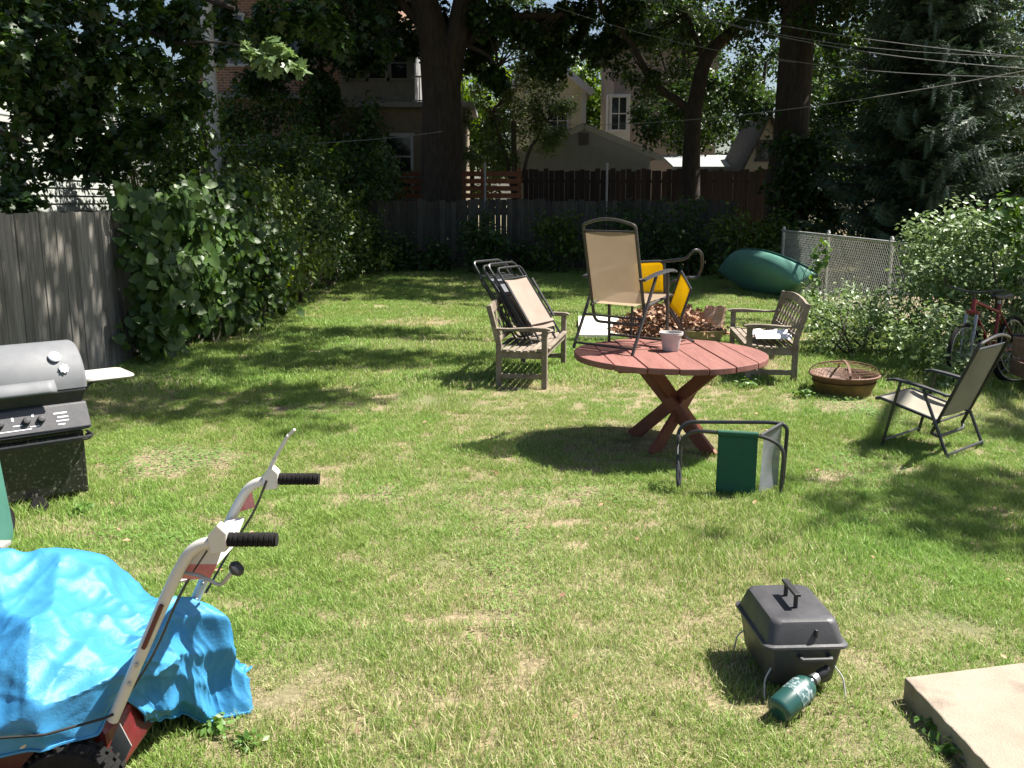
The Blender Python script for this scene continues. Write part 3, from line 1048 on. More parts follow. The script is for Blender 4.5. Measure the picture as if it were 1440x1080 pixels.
wire('utility_wire', 'uppermost of the overhead cables crossing the spruce', at(960, 8, 24), at(1480, 84, 15), .12)
wire('utility_wire', 'thin overhead cable running just below the uppermost one', at(930, 5, 24), at(1480, 80, 15), .30, .007)
wire('utility_wire', 'lower sagging overhead cable across the spruce', at(955, 14, 24), at(1480, 99, 15), .22, .010)
wire('utility_wire', 'overhead cable entering the top edge above the curved tree', at(745, -4, 25), at(1120, 88, 22), .2, .008)
wire('utility_wire', 'overhead cable dipping lowest before the spruce boughs', at(1080, 80, 22), at(1480, 108, 15), .12, .009)
wire('utility_wire', 'pale cable rising rightward from the garage roof to the spruce', at(790, 176, 27), at(1480, 92, 16), .25, .011)
wire('utility_wire', 'white cable from the utility pole towards the forked trunk', at(308, 204, 22.4), at(622, 185, 26), .10, .014, group=None)

# ================================================================== trees and shrubs
# -- thick forked maple behind the far fence
tb = at(620, 282, 27.5); tb.z = 0
t1 = lambda px, py, y=27.5: at(px, py, y)
cl1 = []
for (px, py, y, r) in ((500, 20, 27, 1.1), (540, 50, 26, .7), (470, 60, 27, .8), (700, 20, 27, .9), (740, 60, 27.5, .8), (790, 30, 28, .8), (660, 70, 28.5, .7), (840, 70, 28.5, .6), (770, 90, 28, .6),
                       (690, 110, 28, .5), (880, 20, 28, .6), (560, 10, 28, .8), (350, 110, 29, .6), (330, 60, 29, .7), (300, 20, 28, .8), (420, 90, 29, .6), (460, 120, 29, .5), (520, 75, 29, .5), (680, 60, 29, .5), (720, 30, 29, .7), (820, 15, 29, .7), (860, 60, 29, .45), (810, 60, 30, .8), (760, 40, 30, .9), (700, 45, 30, .8), (790, 85, 30, .5), (640, 30, 29, .6), (540, 30, 29, .8), (490, 75, 29, .7), (420, 50, 29, .9), (360, 60, 29, .8), (580, 60, 29.5, .5), (390, 120, 29.5, .7), (460, 150, 29.5, .5), (430, 20, 26, .9), (380, 40, 26, .8), (640, -60, 27, 1.4), (500, -80, 27, 1.6), (760, -80, 27, 1.5)):
    p = at(px, py, y)
    cl1 += blob_clumps(p, (r, r, r * .7), 7, (.22, .42), int(px + py))
cl1 += blob_clumps((-2, 28, 11), (7, 5, 3), 170, (.6, 1.1), 3)
tree('maple_tree', 'thick dark forked maple trunk between the brick house and garage', 'tree', tb,
     [tb + Vector((0, 0, -.1)), tb + Vector((0, 0, .6)), t1(622, 160), t1(618, 80), t1(590, -20), t1(570, -160)], [.78, .62, .56, .55, .36, .25],
     [(t1(626, 130), t1(660, -40), .40, .26), (t1(655, 60), t1(790, 20), .17, .05), (t1(660, 40), t1(700, -60), .2, .1), (t1(600, 40), t1(520, -40), .16, .06), (t1(618, 200), t1(640, 190), .1, .05),
      (t1(630, 60), t1(700, 95), .09, .03)],
     cl1, 620, .15, 'maple', T_MAPLE, twigs=40, up=.5)

# -- curved slimmer tree
cb = at(975, 245, 28); cb.z = 0
c_ = lambda px, py: at(px, py, 28)
cl2 = []
for (px, py, y, r) in ((860, 30, 28, .6), (900, 60, 28.5, .6), (940, 40, 28, .7), (930, 110, 28, .6), (915, 130, 30, .5), (950, 100, 30, .7), (905, 160, 31, .35), (985, 190, 30, .5), (940, 60, 30, .8), (1005, 20, 30, .8), (900, 20, 30, .7), (990, 120, 28.5, .6), (1030, 40, 28, .7), (1060, 90, 28, .6), (1020, 170, 28, .7), (1040, 130, 27.5, .6),
                       (880, 90, 29, .5), (950, 160, 29, .5), (1060, 20, 27, .7), (900, -40, 28, 1.2), (1040, -50, 28, 1.2), (915, 185, 28.5, .4), (930, 160, 31, .8), (985, 130, 31, .9), (1010, 180, 31, .7), (960, 195, 31, .5), (1030, 90, 31, .9), (900, 60, 31, .8), (960, 20, 31, 1.0), (850, 20, 31, .9), (890, 110, 31, .35), (1060, 130, 31, .8)):
    cl2 += blob_clumps(at(px, py, y), (r, r, r * .75), 7, (.2, .4), int(px * 2 + py))
cl2 += blob_clumps((6, 29, 11), (6, 5, 3), 150, (.6, 1.1), 5)
tree('slim_tree', 'slim tree with curved dark trunk and leaning branches right of the garage', 'tree', cb,
     [cb, c_(972, 215), c_(976, 150), c_(990, 85), c_(1015, 55), c_(1075, 10), c_(1100, -60)], [.28, .25, .22, .2, .17, .13, .09],
     [(c_(975, 160), c_(915, 115), .13, .10), (c_(915, 115), c_(848, 15), .10, .06), (c_(990, 90), c_(965, 20), .09, .04), (c_(848, 15), c_(820, -60), .06, .04)],
     cl2, 620, .13, 'crown', twigs=40)

# -- straight thick trunk left of the spruce
kb = at(1108, 250, 25.5); kb.z = 0
cl3 = blob_clumps((8.5, 25.5, 9.5), (5, 4, 3), 120, (.6, 1.1), 9)
for (px, py, r) in ((1150, 30, .6), (1190, 60, .6), (1060, 150, .5), (1100, 200, .45), (1180, 10, .7), (1240, 30, .7)):
    cl3 += blob_clumps(at(px, py, 24.3), (r, .6, r * .8), 6, (.2, .4), px)
tree('old_tree', 'straight very thick dark trunk just left of the spruce', 'tree', kb, [kb, kb + Vector((0, 0, 3)), kb + Vector((.05, 0, 7)), kb + Vector((.2, 0, 11))], [.62, .48, .42, .3],
     [(kb + Vector((0, 0, 7)), kb + Vector((3, -1, 10)), .2, .08), (kb + Vector((0, 0, 6.6)), kb + Vector((-3, 0, 9)), .2, .08)], cl3, 420, .17, 'maple')

# -- small lit tree between trunk and garage
ab = at(722, 262, 30.5); ab.z = 0
cla = []
for (px, py, r) in ((690, 150, .7), (730, 140, .7), (770, 165, .6), (700, 190, .7), (745, 190, .6), (680, 220, .5), (720, 215, .6), (790, 190, .35), (670, 170, .5), (710, 120, .55), (750, 110, .5), (765, 200, .5), (795, 150, .45), (775, 125, .45), (680, 120, .5), (735, 95, .4), (745, 165, .6), (660, 210, .45), (700, 235, .4)):
    cla += blob_clumps(at(px, py, 30.6), (r, r, r * .8), 7, (.18, .35), px)
tree('apple_tree', 'small leafy tree with mottled grey green leaves left of the garage', 'tree', ab, [ab, ab + Vector((.05, 0, 1.6)), at(722, 170, 30.5)], [.16, .13, .08],
     [(ab + Vector((.05, 0, 1.7)), at(690, 160, 30.5), .08, .03), (ab + Vector((.05, 0, 1.9)), at(770, 170, 30.5), .08, .03)], cla, 1250, .10, 'apple', bark='bark2', twigs=30)

# -- bright trees far behind
for i, (px, y, hgt, w, lab) in enumerate(((843, 52, 9.5, 2.4, 'bright yellow green tree between the yellow and pinkish houses'), (660, 50, 9, 3.0, 'bright far tree left of the yellow house behind the small leafy tree'),
                                     (930, 60, 15, 4.0, 'tall far tree rising behind the pinkish house'), (730, 66, 17, 5, 'tallest far tree above the yellow house'), (520, 58, 15, 5, 'far tree behind the brick house'),
                                     (1060, 55, 12, 4.5, 'far tree behind the cream shed'), (1250, 48, 12, 5, 'far broad tree behind the spruce'))):
    b = at(px, 282, y); b.z = 0
    cls = blob_clumps((b.x, y, hgt * .6), (w, w, hgt * .42), 85, (.5, 1.0), 40 + i)
    tree('far_tree', lab, 'tree', b, [b, b + Vector((0, 0, hgt * .5)), b + Vector((.3, 0, hgt * .8))], [.3, .22, .1], [], cls, 300, .26, 'bright' if i < 2 else 'crown', group='far trees beyond the houses', shell=.3)

# -- blue spruce
sb = Vector((8.95, 20.7, 0))
sp = thing('spruce_tree', 'large dark blue green spruce with drooping boughs behind the chain link fence', 'tree', sb)
tr = MB(); tr.tube([(0, 0, 0), (0, 0, 5), (0.05, 0, 13.5)], [.24, .18, .03], 10)
P, S, N, T = [], [], [], []
g = random.Random(5)
z = .35
bo = MB()
while z < 13.0:
    Rm = 2.55 * (1 - z / 14.2) ** .85
    nb = 14 if z < 8 else 9
    for k in range(nb):
        a = g.uniform(0, 6.283)
        L = Rm * g.uniform(.7, 1.12)
        hd = Vector((math.cos(a), math.sin(a), 0))
        sd = Vector((-hd.y, hd.x, 0))
        dr = g.uniform(.16, .34)
        z0 = z + g.uniform(-.15, .15)
        bp = lambda t: hd * L * t + Vector((0, 0, z0 - dr * L * math.sin(t * 2.2) * .8 + .08 * L * t * t))
        bo.tube([bp(0), bp(.35), bp(.7), bp(1)], [.03, .022, .014, .006], 5)
        step = .062 if z < 8 else .14
        n = int(L / step)
        for i in range(3, n + 1):
            t = i / n
            w = .50 * (1 - t) + .24
            for s in (-1, 1):
                d = (hd * .75 + sd * s * g.uniform(.55, 1.0) + Vector((0, 0, g.uniform(-.45, .02)))).normalized()
                P.append(bp(t)); S.append(w * g.uniform(.75, 1.25)); T.append(d)
                N.append(Vector((g.gauss(0, .3), g.gauss(0, .3), 1)))
            if i % 2 == 0:
                P.append(bp(t)); S.append(.32); T.append((hd * .6 + Vector((0, 0, -.6)))); N.append(Vector((hd.x, hd.y, .6)))
    z += .32 if z < 8 else .5
tr.build('trunk', MT['bark'], sp, smooth=True)
bo.build('boughs', MT['bark'], sp)
leaf_mesh('needles', np.array([tuple(p) for p in P]), S, np.array([tuple(p) for p in N]), T_SPRAY, LEAF['spruce'], sp, T=np.array([tuple(p) for p in T]))

# -- leafy mass at the right edge
rb = Vector((14.4, 22.4, 0))
clr = []
for (px, py, y, r) in ((1390, 60, 18.5, .9), (1430, 120, 18.5, .9), (1400, 180, 18.8, .8), (1440, 220, 18, .8), (1420, 20, 18.5, .9), (1460, 60, 18, 1.0), (1380, 130, 19.4, .7), (1410, 250, 18.6, .6), (1350, 30, 20.8, .7), (1330, -10, 20.8, .8)):
    clr += blob_clumps(at(px, py, y + 3.2), (r, r, r), 8, (.2, .4), px + py)
clr += blob_clumps((15.5, 24, 8.6), (3.6, 4, 2.6), 80, (.6, 1.0), 77)
tree('elm_tree', 'dark leafy tree filling the upper right edge', 'tree', rb, [rb, rb + Vector((0, 0, 4)), rb + Vector((-.3, 0, 8))], [.3, .25, .15], [(rb + Vector((0, 0, 4)), at(1400, 120, 21.9), .1, .04)], clr, 340, .14, 'crown')

# -- overhead canopies that shade the yard (above the frame); where their shade should fall on the lawn
SHL = 1 / math.tan(SUN_EL)


def shade_at(x, y):
    s = 0.0
    def e(cx, cy, rx, ry, k):
        return k * math.exp(-((((x - cx) / rx) ** 2 + ((y - cy) / ry) ** 2) ** 2))
    if y > 17.2 and x < 3.6: s = .92
    if y > 19.5: s = .95
    if -9.6 < x < -3.6 and y > 8.2: s = max(s, .80 if -6.2 < x else .95)
    if x < -9.6 and y > 13: return 0.0
    if -7 < x < -4.1 and y > 6.5 and not (-5.4 < x and y > 11): s = max(s, .96)
    s = max(s, e(-2.3, 10.6, 1.9, .62, .9), e(-2.3, 12.75, 1.35, .5, .9), e(-2.9, 8.3, 1.5, .75, .85), e(-3.4, 11.5, .8, 2.2, .8))
    s = max(s, e(3.1, 5.35, 1.5, .62, .85), e(4.5, 4.6, 1.6, 1.2, .9), e(2.0, 5.55, .7, .30, .55), e(4.6, 7.1, .9, .5, .8))
    s = max(s, e(4.8, 9.35, .75, .55, .85))
    p0 = at(385, 82, 11.6)
    for (cx, cy, rx, ry) in ((p0.x - SHL * p0.z * math.cos(SUN_AZ), p0.y - SHL * p0.z * math.sin(SUN_AZ), .75, .6), (-9.4, 21.9, 1.1, 1.0), (-3.0, 17.9, .7, .35), (-2.2, 22, 1.0, .4), (-1.2, 20.4, .9, .3), (.3, 19.0, 1.2, .35), (-2.9, 14.9, .6, .3), (2.2, 18.4, .8, .5), (-4.6, 12.2, .5, .6), (-4.4, 15.5, .4, .5)):
        if ((x - cx) / rx) ** 2 + ((y - cy) / ry) ** 2 < 1:
            s *= .05
    return s


gs = random.Random(21)
left_cl, right_cl = [], []
for i in range(11500):
    x, y = gs.uniform(-12, 6), gs.uniform(4, 26)
    if gs.random() > shade_at(x, y): continue
    z = gs.uniform(8.6, 10.4)
    k = SHL * z
    c = (x + k * math.cos(SUN_AZ), y + k * math.sin(SUN_AZ), z, gs.uniform(.26, .42))
    if c[1] > 8.5 or c[0] > 5:
        (left_cl if c[0] < -.5 else right_cl).append(c)
print('canopy clumps', len(left_cl), len(right_cl))
rt = Vector((10.8, 13.0, 0))
# limbs toward far clumps
tree('shade_tree', 'tall shade tree beyond the right fence whose limbs spread over the lawn', 'tree', rt, [rt, rt + Vector((0, 0, 3.5)), rt + Vector((-.4, 0, 7.2))], [.42, .34, .25],
     [(rt + Vector((-.2, 0, 6)), (3.5, 14, 9.4), .18, .05), (rt + Vector((-.2, 0, 6)), (7.5, 18, 9.6), .16, .05), (rt + Vector((-.2, 0, 6)), (8.4, 8, 9.4), .16, .05), (rt + Vector((-.2, 0, 6)), (3.6, 19, 9.6), .16, .05), (rt + Vector((-.2, 0, 6)), (10, 6.5, 9.2), .14, .05)],
     right_cl, 170, .17, 'shade', shell=.1)

# -- left maple with low branches hanging into the frame
lt = Vector((-9.4, 12.2, 0))
low = []
for (px, py, y, r) in ((0, 0, 12.4, .6), (60, -20, 12.6, .6), (120, 5, 12.8, .6), (180, -15, 13, .6), (235, 10, 13.2, .5), (45, 75, 13, .6), (15, 120, 12.6, .5), (30, 40, 11.5, .55), (90, 30, 12, .6), (150, 60, 12, .55), (60, 105, 11.6, .45), (15, 130, 11.3, .4), (110, 140, 12, .36), (95, 170, 12, .2), (55, 165, 11.8, .2), (85, 225, 12.2, .16), (110, 190, 12, .18), (200, 30, 12.5, .6), (190, 110, 12.6, .5), (250, 70, 12.8, .5),
                       (240, 130, 13, .42), (290, 40, 13, .5), (330, 60, 13.6, .34), (160, 170, 12.5, .35), (210, 180, 12.8, .35), (140, 215, 12.4, .25), (30, 60, 12.5, .6), (70, 10, 12.5, .6), (130, 90, 13, .5),
                       (10, 90, 11, .5), (360, 20, 14, .45), (400, 40, 14.4, .4), (10, 285, 11.2, .25), (150, 230, 13, .3), (95, 75, 11.8, .5), (440, 15, 14.6, .4), (470, 60, 15, .35)):
    low += blob_clumps(at(px, py, y), (r, r * 1.2, r * .8), 6, (.13, .26), px + 3 * py)
lm = tree('overhanging_maple', 'dark maple boughs hanging in from the upper left', 'tree', lt, [lt, lt + Vector((0, 0, 3)), lt + Vector((.4, 0, 7.5))], [.4, .33, .22],
          [(lt + Vector((.1, 0, 4)), at(250, 60, 12.8), .13, .03), (lt + Vector((.1, 0, 3.6)), at(90, 110, 11.8), .10, .03), (lt + Vector((.2, 0, 5)), at(330, 12, 13.6), .14, .03), (lt + Vector((.3, 0, 7)), (-4, 16, 9.4), .16, .05), (lt + Vector((.3, 0, 7)), (-5, 20, 9.4), .16, .05),
           (lt + Vector((.1, 0, 3.4)), at(40, 200, 11.8), .07, .02)],
          [], 0, .1, 'maple')
P, S, N = clump_leaves(low, 1150, .115, .8, shell=.2)
leaf_mesh('crown', P, S, N, T_MAPLE, LEAF['maple'], lm, org=lt)
P, S, N = clump_leaves(left_cl, 170, .17, .7, shell=.1)
leaf_mesh('upper_crown', P, S, N, T_SIMPLE, LEAF['shade'], lm, org=lt)
# sunlit sprig: the sun on it is put into a paler leaf colour
P, S, N = clump_leaves([tuple(at(px, py, 11.6)) + (r,) for (px, py, r) in ((360, 78, .16), (385, 88, .17), (408, 92, .16), (382, 66, .14), (350, 66, .1), (420, 100, .1), (398, 70, .14), (372, 98, .1))], 900, .115, .7, shell=.1, flat=.9)
sg = leaf_mesh('sprig', P, S, N, T_MAPLE, LEAF['maplesunlit'], lm, org=lt)
st_ = MB()
limb(st_, at(250, 60, 12.8), at(345, 66, 11.7), .022, .010, .05, 5, 3, 6); limb(st_, at(345, 66, 11.7), at(412, 92, 11.6), .010, .003, .05, 4, 4, 5)
st_.build('sprig_stem', MT['bark'], lm, smooth=True, org=lt)
sg['label'] = 'pale sunlit sprig of leaves at the tip of the bough'


# -- shrubs
def shrub(name, label, cat, clumps, dens, size, leaf, tmpl=T_SIMPLE, group=None, stems=5, up=.5, face=None, shell=.35, sr=.018):
    c = np.array(clumps)
    b = Vector((float(c[:, 0].mean()), float(c[:, 1].mean()), 0))
    o = thing(name, label, cat, b, group=group)
    mb = MB()
    gg = random.Random(len(clumps))
    for i in range(stems):
        q = clumps[gg.randrange(len(clumps))]
        limb(mb, (b.x + gg.uniform(-.2, .2), b.y + gg.uniform(-.2, .2), 0), q[:3], sr, sr * .35, .15, 5, i, 6)
    mb.build('stems', MT['bark2'], o, smooth=True, org=b)
    P, S, N = clump_leaves(clumps, dens, size, up, shell=shell)
    if face is not None:
        N = N + np.array(face)
    k = P[:, 2] > .03
    leaf_mesh('foliage', P[k], S[k], N[k], tmpl, LEAF[leaf], o, org=b)
    return o


HG = 'overgrown plants along the left fence'
cs = []
gg = random.Random(2)
for i in range(58):
    y = gg.uniform(10.2, 13.2)
    z = gg.uniform(.15, 1.85)
    cs.append((-4.22 + gg.uniform(0, .35) * (1.1 - abs(z - 1) * .6) + .08, y, z, gg.uniform(.2, .34)))
shrub('grape_vine', 'broad heart leaved vine smothering the board fence nearest the grill', 'vine', cs, 620, .125, 'vine', T_HEART, HG, 8, .2, (.9, -.8, .1), sr=.012)
for i, (y0, y1, x0, x1, zt, leaf, lab) in enumerate(((12.4, 15.4, -4.6, -3.55, 2.05, 'hedge', 'tall dark shrub rising over the fence just beyond the broad leaved vine'), (15, 18.2, -4.7, -3.4, 2.2, 'hedge2', 'yellower green shrub midway along the left fence'),
                                               (17.8, 21.4, -4.7, -3.3, 2.05, 'hedge', 'dark shrub on the left fence beyond the yellower one'), (21, 24.8, -4.6, -3.0, 1.75, 'hedge2', 'shrub in the far left corner of the lawn'))):
    cs = []
    for k in range(95):
        y = gg.uniform(y0, y1); z = zt * gg.random() ** .8
        bulge = math.sin(min(1, z / zt + .15) * math.pi) * .5 + .5
        cs.append((x0 + (x1 - x0) * bulge * gg.uniform(.3, 1.0), y, max(.12, z), gg.uniform(.22, .42)))
    for k in range(16):
        q = cs[gg.randrange(len(cs))]
        cs.append((q[0] + gg.uniform(.1, .35), q[1] + gg.uniform(-.2, .2), q[2] + gg.uniform(.15, .45), .13))
    shrub('hedge_shrub', lab, 'shrub', cs, 420, .105, leaf, T_HEART if i < 1 else T_SIMPLE, HG, 8, .5, (.5, -.3, 0))
# dark trees behind the left fence
for i, (px, py, y, rx, rz, lab) in enumerate(((235, 190, 16.5, .9, 1.4, 'dark lilac thicket behind the left fence near the white house'), (215, 185, 19, 1.0, 1.3, 'dark bushy tree left of the utility pole'), (400, 235, 21.5, 1.2, .8, 'dark bushy tree right of the utility pole'),
                                          (470, 245, 24.5, 1.3, .8, 'dark bush below the brick house window'), (-45, 262, 12.4, .8, .7, 'dark bush above the grey board fence at the left edge'))):
    p = at(px, py, y)
    cs = blob_clumps((p.x, y, p.z), (rx, .9, rz), 48, (.3, .5), 60 + i) + blob_clumps((p.x, y, max(.6, p.z * .45)), (rx, .8, p.z * .45), 36, (.3, .5), 90 + i)
    shrub('thicket', lab, 'bush', cs, 380, .13, 'hedge', T_SIMPLE, 'dark growth behind the left fence', 6, .5, sr=.03)
# bushes along the back fence
for i, (px, y, w, h, n, leaf, lab) in enumerate(((565, 24.3, .75, .9, 30, 'hedge', 'low dark bush before the far fence at its left end'), (612, 24.4, .6, .7, 20, 'hedge', 'small dark bush between two bushes before the far fence'), (678, 23.6, .72, 1.55, 40, 'hedge', 'upright bush standing before the grey far fence'),
                                       (785, 23.8, .75, 1.6, 44, 'hedge2', 'bush with paler tip leaves left of the tan chair on the table'), (880, 23.4, 1.0, 1.75, 60, 'hedge', 'dense dark bush directly behind the yellow chair'),
                                       (960, 22.8, 1.1, 1.8, 64, 'hedge', 'dark bush between the yellow chair and the canoe'), (1050, 21.6, 1.0, 1.65, 60, 'hedge2', 'greener bush rising behind the canoe'), (1120, 23.5, 1.2, 1.5, 50, 'hedge', 'dark bush behind the chain link fence corner'), (735, 24.5, .5, .75, 18, 'hedge', 'low filler bush at the foot of the far fence'))):
    x = (px - 720) / 1300 * y
    cs = blob_clumps((x, y, h * .5), (w, .55, h * .52), n, (.2, .36), 120 + i)
    shrub('bush', lab, 'bush', cs, 440, .12, leaf, T_SIMPLE, 'bushes along the far fence', 5, .6, (0, -.3, .2))
# dark growth beyond the chain link fence and before the brick house
for i, (px, pz, y, rx, rz, n, lab) in enumerate(((1150, 250, 24.5, 1.3, 1.3, 60, 'dark shrub under the spruce boughs nearest the thick trunk'), (1290, 262, 23.5, 1.7, 1.2, 70, 'dark shrub under the middle of the spruce'), (1420, 255, 22.5, 1.6, 1.3, 70, 'dark shrub right of the spruce beyond the fence'),
                                                 (1210, 150, 31, 2.4, 3.2, 130, 'tall dark tree behind the spruce tip near the thick trunk'), (1330, 120, 30, 2.4, 3.4, 130, 'tall dark tree directly behind the spruce'), (1450, 110, 28, 2.6, 3.6, 140, 'tall dark tree behind the elm at the right edge'))):
    p = at(px, pz, y)
    cs = blob_clumps((p.x, y, max(p.z, rz * .8)), (rx, .9, rz), n, (.35, .6), 300 + i) + blob_clumps((p.x, y, .9), (rx, .8, .9), 24, (.3, .5), 330 + i)
    shrub('thicket', lab, 'bush', cs, 300, .17, 'crown', T_SIMPLE, 'dark growth beyond the chain link fence', 6, .5, sr=.05)
for i, (px, pz, y, rx, rz, n, lab) in enumerate(((345, 190, 28.5, 1.2, 1.4, 66, 'dark shrub against the brick house left of its porch'), (430, 195, 28.8, 1.3, 1.5, 70, 'dark shrub in front of the porch corner'), (505, 205, 28.9, .9, 1.4, 54, 'dark vine covered shrub beside the porch window'), (540, 245, 28.0, .55, .8, 22, 'pale flecked shrub left of the red slat railing'))):
    p = at(px, pz, y)
    cs = blob_clumps((p.x, y, p.z), (rx, .7, rz), n, (.3, .5), 360 + i) + blob_clumps((p.x, y, p.z * .45), (rx * .9, .7, p.z * .45), 24, (.3, .5), 380 + i)
    shrub('thicket', lab, 'bush', cs, 340, .14, 'hedge' if i < 3 else 'apple', T_SIMPLE, 'shrubs against the brick house', 6, .5, sr=.04)
for (px, py, y, rx, rz, n, lab) in ((968, 150, 35.5, 1.5, 1.7, 80, 'leafy dark tree partly hiding the pinkish house'), (962, 38, 36.5, 2.2, 1.3, 90, 'taller leafy tree screening the pinkish house roof'), (450, 55, 30.2, 1.1, 1.5, 46, 'dark leafy tree before the upper wall of the brick house')):
    p = at(px, py, y)
    b = Vector((p.x, y, 0))
    tree('leafy_tree', lab, 'tree', b, [b, b + Vector((.05, 0, p.z * .5)), Vector((p.x, y, p.z))], [.14, .11, .05], [(b + Vector((.03, 0, p.z * .5)), (p.x - rx * .6, y, p.z), .05, .02), (b + Vector((.03, 0, p.z * .55)), (p.x + rx * .6, y, p.z), .05, .02)],
         blob_clumps((p.x, y, p.z), (rx, .8, rz), n, (.3, .5), px), 330, .17, 'crown')
# right bushes
cs = blob_clumps((5.32, 10.7, .92), (.98, 1.0, .88), 140, (.16, .30), 201)
cs += blob_clumps((4.35, 9.55, .40), (.42, .35, .40), 26, (.12, .22), 207)
cs += blob_clumps((4.42, 8.98, .30), (.30, .20, .32), 16, (.11, .18), 208)
shrub('leafy_bush', 'tall sunlit bush covering the chain link fence behind the bicycle', 'bush', cs, 1500, .066, 'bush', T_SIMPLE, None, 8, .7, (0, -.25, .2))
cs = blob_clumps((4.15, 11.1, .42), (.78, .6, .48), 52, (.12, .24), 202)
shrub('leafy_bush', 'low silvery green bush just behind the rusty fire bowl', 'bush', cs, 1900, .052, 'bush', T_SIMPLE, None, 6, .8, (0, -.25, .2))
cs = blob_clumps((5.15, 13.0, .3), (.3, 1.5, .28), 36, (.12, .24), 203)
shrub('leafy_bush', 'low growth at the foot of the chain link fence beyond the bushes', 'bush', cs, 900, .055, 'bushdark', T_SIMPLE, None, 6, .8, (0, -.25, .2))
cs = [tuple(at(px, py, 10.3)) + (r,) for (px, py, r) in ((1395, 300, .15), (1415, 288, .2), (1440, 300, .2), (1425, 320, .2), (1445, 350, .25), (1430, 390, .22), (1450, 430, .25), (1445, 470, .25), (1440, 505, .22), (1470, 380, .3), (1400, 330, .15))]
shrub('climbing_vine', 'bright yellow green vine climbing at the right edge above the bicycle', 'vine', cs, 900, .085, 'weed', T_HEART, None, 4, .8, (-.1, -.3, .2))
cs = [tuple(at(px, py, 15.6)) + (r,) for (px, py, r) in ((1160, 342, .1), (1152, 358, .12), (1148, 376, .12), (1146, 396, .12), (1156, 368, .1), (1142, 412, .14), (1165, 350, .08))]
shrub('creeper', 'thin green creeper climbing the chain link fence behind the canoe', 'vine', cs, 900, .09, 'weed', T_HEART, None, 3, .6, (-.3, -.3, 0), sr=.008)


# ================================================================== OBJECTS
Z = Vector((0, 0, 1))
# ---- round red picnic table
TC = Vector((1.18, 6.83, 0)); TH = .72; TRAD = .715
tbl = thing('picnic_table', 'round weathered red picnic table with crossed legs', 'table', TC)
PA = rad(4)
mb = MB()
nb = 7
bwid = 2 * TRAD / nb
for i in range(nb):
    u0, u1 = -TRAD + i * bwid + .004, -TRAD + (i + 1) * bwid - .004
    out = []
    for k in range(13):
        u = u0 + (u1 - u0) * k / 12
        out.append((u, -math.sqrt(max(0, TRAD ** 2 - u * u))))
    for k in range(13):
        u = u1 + (u0 - u1) * k / 12
        out.append((u, math.sqrt(max(0, TRAD ** 2 - u * u))))
    oo = []
    for p in out:
        if not oo or (Vector(p) - Vector(oo[-1])).length > 1e-4: oo.append(p)
    if (Vector(oo[0]) - Vector(oo[-1])).length < 1e-4: oo.pop()
    dzr = (.0015, -.001, .002, 0, -.002, .001, -.001)[i]
    mb.prism(oo, .045, Matrix.Translation((0, 0, TH - .045 + dzr)) @ Matrix.Rotation(PA, 4, 'Z'))
mb.build('tabletop', MT['redwood'], tbl, bevel=.006)
ap = MB()
for s in (-1, 1):
    ap.bar(Vector((-.42, s * .3, TH - .072)), Vector((.42, s * .3, TH - .072)), .085, .05)
ap.build('batten', MT['redleg'], tbl, bevel=.004)
for (f, t, off) in (((1.47, 6.53), (.93, 7.06), .0), ((1.06, 6.53), (1.60, 7.06), .045), ((.92, 7.12), (1.48, 6.58), .055), ((1.52, 7.14), (1.01, 6.60), -.02)):
    a, b = Vector((f[0], f[1], -.01)) - TC, Vector((t[0], t[1], TH - .05)) - TC
    d = (b - a).normalized(); hz = Vector((d.x, d.y, 0)).normalized(); s = Vector((-hz.y, hz.x, 0))
    MB().bar(a + s * off, b + s * off, .036, .098).build('leg', MT['redleg'], tbl, bevel=.004)


